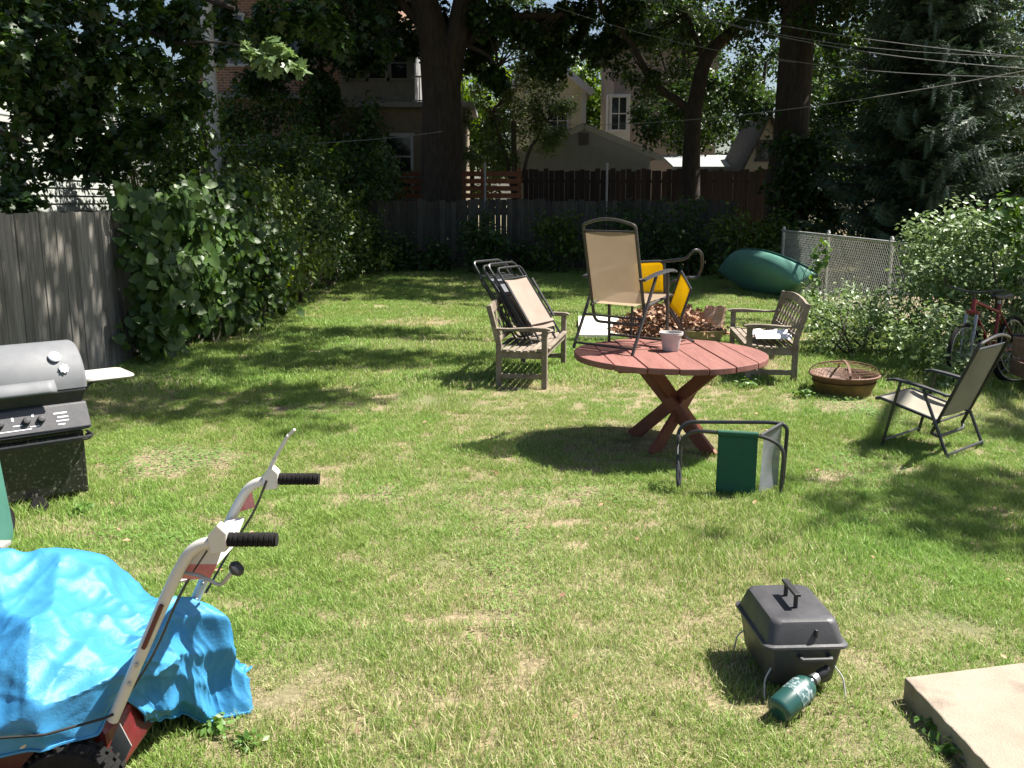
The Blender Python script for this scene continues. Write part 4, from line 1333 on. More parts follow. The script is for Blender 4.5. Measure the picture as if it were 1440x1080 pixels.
# ---- folding sling chairs
def sling_chair(name, label, loc, rz, w, slingm, tube, back=(-.27, .97), seat=((.30, .42), (-.12, .34)), arm=((.24, .60), (-.16, .56)), ff=.27, rf=-.24, group='folding sling chairs'):
    o = thing(name, label, 'chair', loc, (0, 0, rz), group)
    r = .0125
    hw = w / 2
    sy0, sz0 = seat[0]; sy1, sz1 = seat[1]
    # back frame: U over the top, bowed crossbar, joined by a U below the seat
    by, bz = back
    bx = hw - .035
    d = Vector((0, by - sy1, bz - sz1)).normalized()
    fr = MB()
    lowp = Vector((0, sy1, sz1)) - d * .10
    top = Vector((0, by, bz))
    pts = [Vector((-bx, lowp.y, lowp.z)), Vector((-bx, top.y, top.z - .035))]
    for i in range(1, 10):
        t = i / 10
        pts.append(Vector((-bx + 2 * bx * t, top.y - .02 * math.sin(math.pi * t), top.z - .035 + .045 * math.sin(math.pi * t))))
    pts += [Vector((bx, top.y, top.z - .035)), Vector((bx, lowp.y, lowp.z))]
    fr.tube(fillet(pts, .03, 3), r, 8)
    fr.tube(fillet([Vector((-bx, lowp.y, lowp.z)), Vector((-bx * .8, lowp.y - .03, lowp.z - .035)), Vector((bx * .8, lowp.y - .03, lowp.z - .035)), Vector((bx, lowp.y, lowp.z))], .08, 4), r, 8)
    tb = Vector((0, sy1, sz1)) + d * ((top - Vector((0, sy1, sz1))).length - .085)
    fr.tube([(-bx, tb.y, tb.z), (bx, tb.y, tb.z)], r * .8, 8)
    fr.build('back_frame', tube, o, smooth=True)
    s0 = Vector((0, sy1, sz1)) + d * .03
    nd = Vector((0, -d.z, d.y))
    MB().surf(lambda u, v: Vector(((u - .5) * 2 * (bx - .005), 0, 0)) + s0.lerp(tb, v) + nd * .022 * math.sin(math.pi * u) * (.6 + .4 * math.sin(math.pi * v)), 10, 14).build('backrest', slingm, o, smooth=True)
    sr = MB()
    for s in (-1, 1):
        sr.tube([(s * (hw - .035), sy0, sz0), (s * (hw - .035), sy1 - .02, sz1 - .005)], r, 8)
    sr.tube(fillet([Vector((-hw + .035, sy0, sz0)), Vector((-hw + .035, sy0 + .04, sz0 - .01)), Vector((hw - .035, sy0 + .04, sz0 - .01)), Vector((hw - .035, sy0, sz0))], .04, 3), r, 8)
    sr.build('seat_frame', tube, o, smooth=True)
    MB().surf(lambda u, v: Vector(((u - .5) * 2 * (hw - .04), sy0 + .02 + (sy1 - sy0) * v, sz0 + .004 + (sz1 - sz0) * v - .03 * math.sin(math.pi * u) * math.sin(math.pi * min(1, v + .1)))), 10, 12).build('seat', slingm, o, smooth=True)
    ay0, az0 = arm[0]; ay1, az1 = arm[1]
    for s in (-1, 1):
        x = s * hw
        MB().tube([(x, ay0 - .06, az0 - .02), (x, ff, .0)], r, 8).build('leg', tube, o, smooth=True)
        MB().tube([(x, (ay0 + ay1) / 2 - .03, (az0 + az1) / 2 - .012), (x, rf, 0)], r, 8).build('leg', tube, o, smooth=True)
        am = MB()
        ln = MB().surf
        prof = []
        for i in range(9):
            t = i / 8
            y = ay0 + .04 + (ay1 - ay0 - .05) * t
            zz = az0 + (az1 - az0) * t + .012 * math.sin(math.pi * t) - .018 * (t < .1)
            prof.append((y, zz, (.020 + .012 * math.sin(math.pi * min(1, t + .15)))))
        vs, fs = [], []
        for (y, zz, hw_) in prof:
            vs += [(x - hw_, y, zz - .007), (x + hw_, y, zz - .007), (x + hw_ * .8, y, zz + .008), (x - hw_ * .8, y, zz + .008)]
        for i in range(8):
            for k in range(4):
                fs.append((i * 4 + k, i * 4 + (k + 1) % 4, i * 4 + 4 + (k + 1) % 4, i * 4 + 4 + k))
        fs += [(0, 1, 2, 3), (35, 34, 33, 32)]
        am.add(vs, fs).build('armrest', MT['blackplastic'], o, smooth=True)
        am2 = MB().tube([(x, ay1 + .02, az1), (s * (hw - .03), ay1 - .02, az1)], .012, 6).build('bracket', tube, o, smooth=True)
    st = MB()
    st.tube([(-hw, ff - .012, .06), (hw, ff - .012, .06)], r * .8, 8)
    st.build('stretcher', tube, o, smooth=True)
    MB().tube([(-hw, rf + .012, .045), (hw, rf + .012, .045)], r * .8, 8).build('stretcher', tube, o, smooth=True)
    MB().tube([(-hw, .02 + rf * .5, .25), (hw, .02 + rf * .5, .25)], r * .7, 8).build('stretcher', tube, o, smooth=True)
    return o


# right chair on the lawn: rear feet -> front feet direction
sling_chair('sling_chair', 'olive grey folding sling chair on the lawn at the right', (3.19, 6.76, 0), rad(131) - math.pi / 2, .58, MT['slingolive'], MT['black'],
            back=(-.36, .89), seat=((.32, .37), (-.12, .27)), arm=((.22, .54), (-.18, .47)), ff=.27, rf=-.24)
# chair standing on the table
f_ = Vector((.66, .75, 0)).normalized()
c_rear = Vector((.675, 6.84, 0))
sling_chair('sling_chair', 'tall tan folding sling chair standing on top of the red table', c_rear + f_ * .25 + Vector((0, 0, TH + .002)), math.atan2(f_.y, f_.x) - math.pi / 2, .54, MT['sling'], MT['bronze'],
            back=(-.20, .97), seat=((.30, .40), (-.06, .33)), arm=((.26, .60), (-.12, .54)), ff=.22, rf=-.25)


# ---- yellow canvas chair propped on the table
OY_ = gp(962, 474, TH)
OY_ = Vector((OY_.x - .05, min(OY_.y, 7.45), TH))
yc = thing('canvas_chair', 'yellow canvas folding chair tipped over on top of the red table', 'chair', OY_, group='canvas folding chairs')
A = lambda px, py, y: at(px, py, y)
fr = MB()
foot = Vector((OY_.x + .04, OY_.y, TH + .012))
fr.tube(fillet([A(885, 369, 7.42), A(934, 367, 7.42), A(935, 425, 7.40), A(944, 442, 7.36), foot], .05, 4), .011, 8)
fr.tube(fillet([A(930, 368, 7.42), A(966, 364, 7.34), A(976, 350, 7.30), A(987, 354, 7.36), A(988, 374, 7.44), A(981, 391, 7.46), A(968, 390, 7.42)], .09, 5), .012, 8)
fr.tube(fillet([A(968, 390, 7.42), A(942, 396, 7.40), A(938, 410, 7.42)], .06, 4), .011, 8)
fr.tube(fillet([A(958, 381, 7.26), A(941, 430, 7.24), A(962, 466, 7.34), foot], .05, 4), .010, 8)
fr.tube(fillet([A(972, 407, 7.12), A(957, 449, 7.12), A(961, 474, 7.22), Vector((foot.x + .03, foot.y - .14, TH + .01))], .05, 4), .010, 8)
fr.tube([A(958, 381, 7.26), A(972, 407, 7.12)], .009, 8)
fr.tube([A(885, 414, 7.44), A(936, 412, 7.42)], .009, 8)
fr.tube([A(890, 369, 7.42), A(890, 414, 7.44), Vector((A(888, 440, 7.44).x, 7.44, TH + .01))], .010, 8)
fr.build('frame', MT['black'], yc, smooth=True, org=OY_)


def patch(a, b, c, d, sag=.0, n=8):
    a, b, c, d = map(Vector, (a, b, c, d))
    nn = (b - a).cross(d - a).normalized()
    return MB().surf(lambda u, v: a.lerp(b, u).lerp(d.lerp(c, u), v) + nn * sag * math.sin(math.pi * u) * math.sin(math.pi * v), n, n)


patch(A(886, 369, 7.43), A(933, 368, 7.43), A(934, 412, 7.43), A(886, 415, 7.45), .012).build('backrest', MT['yellow'], yc, smooth=True, org=OY_, solid=.003)
patch(A(958, 381, 7.26), A(972, 407, 7.12), A(957, 447, 7.12), A(941, 430, 7.24), .012).build('seat', MT['yellow'], yc, smooth=True, org=OY_, solid=.003)

# ---- pot on the table
pc = gp(945, 495, TH)
pt = thing('flower_pot', 'small grey white ribbed pot on the red table', 'pot', (pc.x, pc.y + .06, TH + .003))
mb = MB()
pr = [(0, 0), (.058, 0), (.060, .004), (.080, .118), (.089, .120), (.090, .14), (.083, .14), (.079, .125), (.06, .03), (0, .025)]
mb.lathe(pr, 40)
vv = []
for (x, y, z) in mb.v:
    r0 = math.hypot(x, y); a = math.atan2(y, x)
    k = 1 + (.018 * math.cos(12 * a) if .004 < z < .117 and r0 > .05 else 0)
    vv.append((x * k, y * k, z))
mb.v = vv
mb.build('body', MT['pot'], pt, smooth=True)
MB().lathe([(0, .098), (.04, .102), (.0755, .098)], 24).build('soil', MT['soil'], pt, smooth=True)


# ---- weathered garden benches with lattice backs
def bench(label, loc, rz, Lx):
    o = thing('garden_bench', label, 'bench', loc, (0, 0, rz), 'weathered garden benches')
    D, SH, AH, BH = .52, .41, .60, .82
    W = MT['benchwood']
    hx = Lx / 2
    for s in (-1, 1):
        x = s * (hx - .03)
        MB().box((x, D / 2 - .03, AH / 2 - .015), (.055, .055, AH - .03)).build('leg', W, o, bevel=.005)
        bk = MB(); bk.bar((x, -D / 2 + .03, 0), (x, -D / 2 + .03, SH + .03), .05, .055, (0, 1, 0)); bk.bar((x, -D / 2 + .03, SH + .03), (x, -D / 2 - .07, BH), .048, .05, (0, 1, 0))
        bk.build('leg', W, o, bevel=.005)
        arm = MB()
        for i in range(8):
            pass
        prof = [(D / 2 + .03, .0), (D / 2 + .035, -.015), (D / 2 - .02, -.03), (-D / 2, -.025), (-D / 2, .0), (-D / 4, -.004), (0, .006), (D / 4, .014), (D / 2 - .02, .012)]
        arm.prism(prof, .068, Matrix(((0, 0, 1, x - .034), (1, 0, 0, 0), (0, 1, 0, AH), (0, 0, 0, 1))))
        arm.build('armrest', W, o, bevel=.006)
        MB().box((x, 0, .12), (.035, D - .11, .05)).build('stretcher', W, o, bevel=.004)
        MB().box((x, 0, SH - .075), (.035, D - .11, .07)).build('apron', W, o, bevel=.004)
    MB().box((0, D / 2 - .03, SH - .06), (Lx - .12, .03, .075)).build('apron', W, o, bevel=.004)
    st = MB()
    n = 8
    for i in range(n):
        y = D / 2 - .01 - i * (D - .03) / (n - 1)
        zz = SH - .012 - .022 * math.sin(math.pi * i / (n - 1)) - .012 * i / (n - 1)
        st.box((0, y, zz), (Lx - (.0 if 0 < i < n - 1 else .12), .050, .02))
    st.build('seat', W, o, bevel=.004)
    b = MB()
    bp = lambda x, z: Vector((x, -D / 2 + .03 - .10 * (z - SH) / (BH - SH), z))
    # bowed top rail
    for i in range(10):
        t0, t1 = -1 + 2 * i / 10, -1 + 2 * (i + 1) / 10
        zf = lambda t: BH - .045 + .045 * (1 - t * t)
        b.bar(bp(t0 * (hx - .05), zf(t0)), bp(t1 * (hx - .05), zf(t1)), .035, .08, (0, -.2, 1))
    b.bar(bp(-hx + .055, SH + .07), bp(hx - .055, SH + .07), .033, .045)
    z0, z1 = SH + .09, BH - .06
    step = .15
    k = int((Lx - .2) / step)
    for i in range(-2, k + 1):
        for s, oy in ((1, .0), (-1, .011)):
            xa = -hx + .1 + i * step
            xb = xa + (z1 - z0) * .75
            if s < 0: xa, xb = xb, xa
            za, zb = z0, z1
            lo, hi = -hx + .06, hx - .06
            for _ in range(1):
                pass
            def clipx(xq, zq, xo, zo):
                if xq < lo: return lo, zq + (zo - zq) * (lo - xq) / (xo - xq)
                if xq > hi: return hi, zq + (zo - zq) * (hi - xq) / (xo - xq)
                return xq, zq
            if (xa < lo and xb < lo) or (xa > hi and xb > hi): continue
            a2 = clipx(xa, za, xb, zb); b2 = clipx(xb, zb, xa, za)
            b.bar(bp(*a2) + Vector((0, oy, 0)), bp(*b2) + Vector((0, oy, 0)), .012, .028, (1, 0, 0))
    b.build('backrest', W, o, bevel=.003)
    return o


# left bench: faces right; near-front leg at (0.32,8.95), far-front leg at (0.58,10.28)
nf, ffp = Vector((.32, 8.98, 0)), Vector((.58, 10.28, 0))
ax = (ffp - nf).normalized()
fc = Vector((ax.y, -ax.x, 0))
bl_loc = (nf + ffp) / 2 - fc * .23
bench('weathered grey garden bench on the left loaded with folded chairs', bl_loc, math.atan2(fc.y, fc.x) - math.pi / 2, 1.38)
# right bench faces left
nb_, fb_ = Vector((2.86, 9.2, 0)), Vector((3.02, 10.62, 0))
ax2 = (fb_ - nb_).normalized()
fc2 = Vector((-ax2.y, ax2.x, 0))
br_loc = (nb_ + fb_) / 2 + fc2 * .23
bench('weathered lattice backed garden bench behind the table holding white paper', br_loc, math.atan2(fc2.y, fc2.x) - math.pi / 2, 1.44)

# newspaper / plastic on the right bench
nc = br_loc - ax2 * .32 - fc2 * .03 + Vector((0, 0, .43))
nw = thing('newspaper', 'crumpled white paper lying on the seat of the right bench', 'paper', nc)
sm = lambda x, y, s, sd: float(smooth_noise(np.array([x + 50.]), np.array([y + 50.]), s, sd)[0])
MB().surf(lambda u, v: ax2 * (u - .5) * .58 + fc2 * (v - .5) * .36 + Z * (.005 + .075 * sm(u * 3, v * 3, .55, 31) * (1 - (2 * u - 1) ** 4 * .7)), 22, 16).build('sheet', MT['paper'], nw, smooth=False, solid=.003)


# ---- folded chairs leaning on the left bench
def folded(label, B, Tp, wdir, wd, slingm, tube, cat='chair'):
    B, Tp, wv = Vector(B), Vector(Tp), Vector(wdir).normalized()
    o = thing('folded_chair', label, cat, B, group='folded chairs on the left bench')
    Ld = (Tp - B); L = Ld.length; Ld.normalize()
    nv = wv.cross(Ld).normalized()
    if nv.x < 0: nv = -nv
    pt_ = lambda x, y, z: wv * x + Ld * y + nv * z
    h = wd / 2
    a = MB()
    a.tube(fillet([pt_(-h, .0, 0), pt_(-h, L - .05, 0), pt_(h, L - .05, 0), pt_(h, 0, 0)], .06, 4), .012, 8)
    a.tube([pt_(-h, L * .80, 0), pt_(h, L * .80, 0)], .01, 8)
    a.build('back_frame', tube, o, smooth=True)
    l = MB()
    l.tube(fillet([pt_(-h - .03, .05, -.05), pt_(-h - .03, L + .03, -.055), pt_(h + .03, L + .03, -.055), pt_(h + .03, .05, -.05)], .07, 4, True), .012, 8, closed=True)
    l.tube(fillet([pt_(-h - .015, -.02, -.09), pt_(-h - .015, L - .12, -.085), pt_(h + .015, L - .12, -.085), pt_(h + .015, -.02, -.09)], .06, 4), .012, 8)
    l.tube([pt_(-h - .03, L * .62, -.07), pt_(h + .03, L * .62, -.07)], .01, 8)
    l.build('legs', tube, o, smooth=True)
    MB().surf(lambda u, v: pt_((u - .5) * 2 * (h - .008), .10 + (L * .80 - .1) * v, -.012 * math.sin(math.pi * u)), 8, 12).build('backrest', slingm, o, smooth=True)
    MB().surf(lambda u, v: pt_((u - .5) * 2 * (h - .02), .05 + (L * .55) * v, -.035), 4, 6).build('seat', slingm, o, smooth=True)
    for s in (-1, 1):
        MB().bar(pt_(s * (h + .035), .20, .02), pt_(s * (h + .03), .66, .028), .032, .018, nv).build('armrest', MT['blackplastic'], o, bevel=.005)
    br = MB(); br.bar(pt_(-h, .17, .012), pt_(h, .17, .012), .03, .008, nv)
    br.build('front_bar', slingm, o)
    return o


bw_ = Vector((ax.x + .42, ax.y, 0)).normalized()
p0 = bl_loc + fc * .17 + Z * .435
folded('folded tan sling chair lying uppermost against the left bench back', p0 + Vector((0, -.12, .02)), bl_loc - fc * .29 + Z * 1.20 + Vector((0, -.10, 0)), bw_, .46, MT['slingpink'], MT['black'])
folded('black folded chair wedged beneath the tan one on the left bench', p0 - fc * .13 + Vector((0, -.06, .0)), bl_loc - fc * .44 + Z * 1.22 + Vector((0, -.08, 0)), bw_, .47, MT['greymesh'], MT['black'])

# ---- leaf pile, white board, basket and bag behind the table
lp = gp(945, 478); lp = Vector((lp.x, 12.7, 0))
o = thing('leaf_pile', 'heap of dry brown leaves behind the red table', 'leaf pile', lp)
MB().surf(lambda u, v: Vector((math.cos(6.2832 * u) * v * .80, math.sin(6.2832 * u) * v * .62, -.01 + .34 * (1 - v * v) * (.75 + .5 * sm(math.cos(6.2832 * u) * v * 2, math.sin(6.2832 * u) * v * 2, .4, 33)))), 40, 14).build('heap', MT['deadleaf'], o, smooth=True)
n = 4200
ang, q = RNG.uniform(0, 6.283, n), np.sqrt(RNG.random(n)) * 1.05
X_, Y_ = np.cos(ang) * q * .80, np.sin(ang) * q * .62
Z_ = np.maximum(.01, .36 * (1 - np.minimum(1, q * q)) + RNG.normal(0, .035, n) + .02)
NN = RNG.normal(size=(n, 3)) * .7; NN[:, 2] += .8
leaf_mesh('leaves', np.stack([X_, Y_, Z_], 1), RNG.uniform(.045, .095, n), NN, T_MAPLE, MT['deadleaf'], o)
wb = gp(862, 472)
o = thing('white_board', 'white flat board lying on the grass left of the leaf heap', 'board', (wb.x, 13.1, 0))
MB().box((.05, 0, .07), (1.0, 1.6, .05), Matrix.Rotation(rad(-4), 3, 'Z') @ Matrix.Rotation(rad(2), 3, 'X')).build('sheet', MT['foam'], o, bevel=.006)
bk = at(984, 470, 12.0)
o = thing('basket', 'shallow pale wicker basket right of the leaf heap', 'basket', (bk.x + .02, 12.0, 0))
MB().lathe([(0, .01), (.19, .01), (.235, .16), (.25, .165), (.25, .18), (.225, .18), (.18, .03), (0, .03)], 28, Matrix.Diagonal((1.25, .8, 1, 1))).build('bowl', MT['wicker'], o, smooth=True)
P = RNG.normal(size=(160, 3)) * np.array([.12, .08, .03]) + np.array([0, 0, .19])
leaf_mesh('leaves', P, RNG.uniform(.06, .11, 160), RNG.normal(size=(160, 3)) + np.array([0, 0, .7]), T_SIMPLE, MT['deadleaf'], o)
bg = at(995, 450, 12.35)
o = thing('paper_bag', 'crumpled pinkish brown paper bag behind the wicker basket', 'bag', (bg.x + .05, 12.5, 0))
def bagf(u, v):
    a = 6.2832 * u
    r = .17 * (1 + .35 * (sm(math.cos(a) * 2, math.sin(a) * 2 + v * 3, .5, 35) - .5)) * (1 - .25 * v)
    sq = 1 / max(abs(math.cos(a)), abs(math.sin(a))) ** .7
    return Vector((r * sq * math.cos(a) + .09 * v, r * .75 * sq * math.sin(a), .02 + .40 * v + .08 * (sm(math.cos(a), math.sin(a), .4, 36) - .5) * v))
MB().surf(bagf, 20, 9).build('sack', MT['bag'], o, solid=.004)

# ---- fire bowl
fb = gp(1183, 545); fb = Vector((3.21, 8.78, 0))
o = thing('fire_bowl', 'rusty round fire bowl on the grass in front of the low bush', 'fire pit', fb)
MB().lathe([(0, .025), (.12, .035), (.22, .07), (.285, .135), (.315, .18), (.33, .182), (.333, .195), (.315, .20), (.30, .19), (.27, .135), (.20, .085), (.1, .05), (0, .045)], 48).build('bowl', MT['rust'], o, smooth=True)
MB().lathe([(.235, -.02), (.25, -.02), (.262, .05), (.30, .13), (.285, .13), (.25, .06)], 40).build('ring_base', MT['rustdark'], o, smooth=True)
hd = MB()
for a0 in (rad(80), rad(-14)):
    pts = []
    for i in range(17):
        t = i / 16
        rr = .325 * math.cos(math.pi * t)
        pts.append((rr * math.cos(a0), rr * math.sin(a0), .195 + .12 * math.sin(math.pi * t) ** .8))
    for i in range(16):
        hd.bar(pts[i], pts[i + 1], .022 if a0 > 1 else .012, .006)
hd.build('handle', MT['rust'], o)
dm = MB()
for k in range(22):
    a = math.pi * k / 22
    dm.tube([(.322 * math.cos(math.pi * t / 12) * math.cos(a), .322 * math.cos(math.pi * t / 12) * math.sin(a), .197 + .112 * math.sin(math.pi * t / 12) ** .8) for t in range(13)], .0013, 4, cap=False)
for k in range(1, 8):
    t = k / 8 * math.pi / 2
    dm.tube([(.322 * math.cos(t) * math.cos(a), .322 * math.cos(t) * math.sin(a), .197 + .112 * math.sin(t) ** .8) for a in np.linspace(0, 2 * math.pi, 32, endpoint=False)], .0013, 4, closed=True)
dm.build('spark_screen', MT['rustdark'], o)
MB().tube([fb * 0 + Vector((.10, -.12, .08)), Vector((.16, .02, .16))], .005, 5).build('twig', MT['benchwood'], o)

# ---- canoe lying on its side against the fence
c0, c1 = Vector((5.42, 16.9, 0)), Vector((4.66, 20.2, 0))
cax = (c1 - c0); CL = cax.length; cax.normalize()
cs_ = Vector((cax.y, -cax.x, 0))                      # towards the fence
cmid = (c0 + c1) / 2
o = thing('canoe', 'green canoe tipped on its side beside the chain link fence', 'canoe', cmid)
TILT = rad(62)
kd = (-cs_ * math.sin(TILT) - Z * math.cos(TILT))       # direction of the keel
bd = (-cs_ * math.cos(TILT) + Z * math.sin(TILT))      # beam direction, up
BEAM, DEP = .48, .36
def hull(u, v, inset=0):
    t = 2 * u - 1
    w = BEAM * (1 - abs(t) ** 2.3) ** .9 - inset
    w = max(w, .008)
    dp = DEP * (1 - .15 * abs(t) ** 2) - inset
    sheer = .16 * abs(t) ** 3
    a = math.pi * v
    cx = -math.cos(a); sx = math.sin(a)
    sc = lambda c: math.copysign(abs(c) ** .75, c)
    return cax * (t * CL / 2 * (1 + .03 * (1 - sx))) + bd * (w * sc(cx)) + kd * (dp * abs(sx) ** .7 - sheer * (1 - sx * .5)) + Z * lift
lift = 0
zm = min(hull(i / 40, j / 20).z for i in range(41) for j in range(21))
lift = -zm - .02
MB().surf(lambda u, v: hull(u, v), 44, 22).build('hull', MT['canoe'], o, smooth=True, solid=.012)
rm = MB()
for v in (0, 1):
    rm.tube([hull(i / 40, v) for i in range(41)], .022, 8)
rm.build('gunwale', MT['canoerim'], o, smooth=True)
th = MB()
for u in (.3, .5, .72):
    th.bar(hull(u, 0.02), hull(u, .98), .08, .02, kd)
th.build('thwart', MT['canoerim'], o)

# ---- green canvas chair lying on the lawn
GO = Vector((1.42, 5.66, 0))
gc = thing('canvas_chair', 'dark green canvas folding chair tipped over in front of the red table', 'chair', GO, group='canvas folding chairs')
fr = MB()
fr.tube(fillet([(1.09, 5.84, -.01), (1.085, 5.86, .36), (1.14, 5.87, .415), (1.67, 5.80, .43), (1.77, 5.77, .42), (1.755, 5.76, -.01)], .06, 5), .0125, 8)
fr.tube(fillet([(1.075, 5.70, -.01), (1.08, 5.74, .33), (1.15, 5.70, .40), (1.57, 5.58, .395), (1.69, 5.55, .33), (1.675, 5.53, -.01)], .11, 6), .0125, 8)
fr.tube([(1.55, 5.585, .396), (1.74, 5.785, .428)], .0115, 8)
fr.tube([(1.08, 5.72, .30), (1.087, 5.86, .33)], .012, 8)
fr.tube(fillet([(1.085, 5.86, .34), (1.06, 5.72, .20), (1.075, 5.66, .10), (1.05, 5.62, .05), (1.058, 5.70, .18)], .05, 4), .010, 8)
fr.build('frame', MT['black'], gc, smooth=True, org=GO)
patch((1.30, 5.652, .402), (1.535, 5.592, .402), (1.53, 5.575, -.01), (1.295, 5.64, -.0), .012, 10).build('backrest', MT['greencanvas'], gc, smooth=True, org=GO, solid=.004)
hem = MB(); hem.tube([(1.298, 5.652, .399), (1.537, 5.592, .399)], .019, 10); hem.build('hem', MT['greencanvas'], gc, smooth=True, org=GO)
patch((1.58, 5.625, .385), (1.735, 5.775, .415), (1.725, 5.765, .02), (1.565, 5.62, .0), .015, 8).build('seat', MT['greymesh'], gc, smooth=True, org=GO)

# ---- portable grill
PG = Vector((1.085, 3.37, 0))
gd = Vector((-.05, 1, 0)).normalized(); gw = Vector((gd.y, -gd.x, 0))
pg = thing('portable_grill', 'small charcoal grey portable box grill with its lid closed on the lawn', 'grill', PG, (0, 0, math.atan2(gw.y, gw.x)))
def rrect(w, d, r, n=6):
    out = []
    for (sx, sy, a0) in ((1, 1, 0), (-1, 1, 90), (-1, -1, 180), (1, -1, 270)):
        for i in range(n + 1):
            a = rad(a0 + 90 * i / n)
            out.append((sx * (w / 2 - r) + r * math.cos(a), sy * (d / 2 - r) + r * math.sin(a)))
    return out
def loft(mb, rings, cap0=True, cap1=True):
    n = len(rings[0][0])
    vs, fs = [], []
    for out, z in rings:
        vs += [(x, y, z) for x, y in out]
    for i in range(len(rings) - 1):
        for k in range(n):
            l = (k + 1) % n
            fs.append((i * n + k, i * n + l, (i + 1) * n + l, (i + 1) * n + k))
    if cap0: fs.append(tuple(range(n - 1, -1, -1)))
    if cap1: fs.append(tuple((len(rings) - 1) * n + k for k in range(n)))
    return mb.add(vs, fs)
W_, D_ = .305, .40
loft(MB(), [(rrect(.23, .32, .03), .040), (rrect(.25, .34, .035), .052), (rrect(W_ - .015, D_ - .015, .03), .198)], True, True).build('firebox', MT['portlid'], pg, smooth=True)
loft(MB(), [(rrect(W_ + .012, D_ + .012, .032), .199), (rrect(W_ + .018, D_ + .018, .034), .203), (rrect(W_ + .014, D_ + .014, .033), .211), (rrect(W_ - .012, D_ - .012, .03), .215), (rrect(W_ - .05, D_ - .05, .04), .283), (rrect(W_ - .062, D_ - .062, .04), .294), (rrect(W_ - .09, D_ - .09, .035), .299)]).build('lid', MT['portlid'], pg, smooth=True)
hn = MB()
hn.box((.0, -.055, .325), (.014, .016, .052)); hn.box((.0, .055, .325), (.014, .016, .052)); hn.box((0, 0, .356), (.026, .15, .012))
hn.build('handle', MT['blackplastic'], pg, bevel=.003)
fh = MB(); fh.box((.03, -.222, .168), (.12, .014, .014)); fh.box((-.025, -.203, .168), (.016, .034, .014)); fh.box((.085, -.203, .168), (.016, .034, .014))
fh.build('front_handle', MT['portlid'], pg, bevel=.004)
lt_ = MB(); lt_.box((.035, -.186, .255), (.010, .012, .03)); lt_.build('latch', MT['blackplastic'], pg, bevel=.002)
for s in (-1, 1):
    lg = MB()
    for yy in (-.17, .16):
        pass
    lg.tube(fillet([(s * .115, -.165, .12), (s * .150, -.185, .075), (s * .155, -.215, -.01)], .02, 4), .0032, 6)
    lg.tube(fillet([(s * .115, .15, .12), (s * .150, .17, .075), (s * .155, .19, -.01)], .02, 4), .0032, 6)
    lg.build('wire_leg', MT['pole'], pg, smooth=True)

# ---- propane cylinder
pb, pe = Vector((.940, 2.995, .050)), Vector((1.080, 3.105, .092))
pd = (pe - pb).normalized()
pr_ = thing('propane_cylinder', 'small dark green propane cylinder lying against the portable grill', 'gas cylinder', pb)
Mq = pd.to_track_quat('Z', 'Y').to_matrix().to_4x4()
MB().lathe([(0, .004), (.034, .0), (.044, .006), (.049, .018), (.0495, .15), (.046, .172), (.034, .189), (.02, .197), (.016, .203), (0, .203)], 36, Mq).build('cylinder', MT['propane'], pr_, smooth=True)
MB().lathe([(.0499, .085), (.0502, .085), (.0502, .150), (.0499, .150)], 36, Mq).build('printed_label', MT['proplabel'], pr_, smooth=True)
MB().lathe([(0, .200), (.014, .200), (.014, .215), (.021, .216), (.022, .238), (.012, .240), (.012, .25), (0, .25)], 20, Mq).build('valve', MT['steel'], pr_, smooth=True)
rg = MB()
e = pd * .238
rg.lathe([(0, 0), (.018, 0), (.021, .006), (.021, .032), (.016, .034), (.016, .05), (0, .05)], 18, Matrix.Translation(e + Vector((.012, .006, .0))) @ Vector((.8, .35, .45)).to_track_quat('Z', 'Y').to_matrix().to_4x4())
rg.build('regulator_knob', MT['blackplastic'], pr_, smooth=True)
KEEP_OUT.append((1.0, 3.06, .10, .05, .3))

# ---- gas grill
GA = rad(39.7)
gg_ = thing('gas_grill', 'grey lidded gas grill with black cabinet at the left edge', 'grill', (-3.02, 5.52, 0), (0, 0, GA))
def quarter(y0, z0, y1, z1, n):                       # front dome of the lid
    return [(y0 + (y1 - y0) * (1 - math.cos(math.pi / 2 * i / n)), z0 + (z1 - z0) * math.sin(math.pi / 2 * i / n)) for i in range(n + 1)]
prof = quarter(-.24, .715, .0, .975, 12) + [(.06, .972), (.15, .945), (.22, .88), (.235, .80), (.235, .715)]
def lidf():
    mb = MB()
    rings = []
    for (x, k) in ((-.345, .90), (-.34, .96), (-.325, 1.0), (.325, 1.0), (.34, .96), (.345, .90)):
        rings.append([(x, y * (.5 + .5 * k), .715 + (z - .715) * k) for y, z in prof])
    n = len(prof)
    vs = [p for r in rings for p in r]
    fs = [(i * n + k, i * n + k + 1, (i + 1) * n + k + 1, (i + 1) * n + k) for i in range(len(rings) - 1) for k in range(n - 1)]
    fs += [tuple(range(n)), tuple(reversed(range((len(rings) - 1) * n, len(rings) * n)))]
    return mb.add(vs, fs)
lidf().build('lid', MT['lidgrey'], gg_, smooth=True)
hl = MB()
hl.surf(lambda u, v: Vector((-.20 + .36 * u, -.236 - .05 * math.sin(math.pi / 2 * v) - .0 * u, .775 - .055 * v - .012 * v * v)), 8, 5)
hl.build('handle', MT['lidgrey'], gg_, smooth=True, solid=.012)
MB().lathe([(0, .0), (.034, 0), (.036, .006), (.030, .012), (0, .012)], 24, Matrix.Translation((.19, -.175, .905)) @ Vector((0, -.72, .69)).to_track_quat('Z', 'Y').to_matrix().to_4x4()).build('thermometer', MT['logo'], gg_, smooth=True)
Ml = Matrix.Translation((.225, -.222, .838)) @ Vector((0, -.93, .37)).to_track_quat('Z', 'Y').to_matrix().to_4x4()
em = MB()
star = [( (.030 if k % 2 == 0 else .022) * math.cos(k * math.pi / 8), (.030 if k % 2 == 0 else .022) * math.sin(k * math.pi / 8)) for k in range(16)]
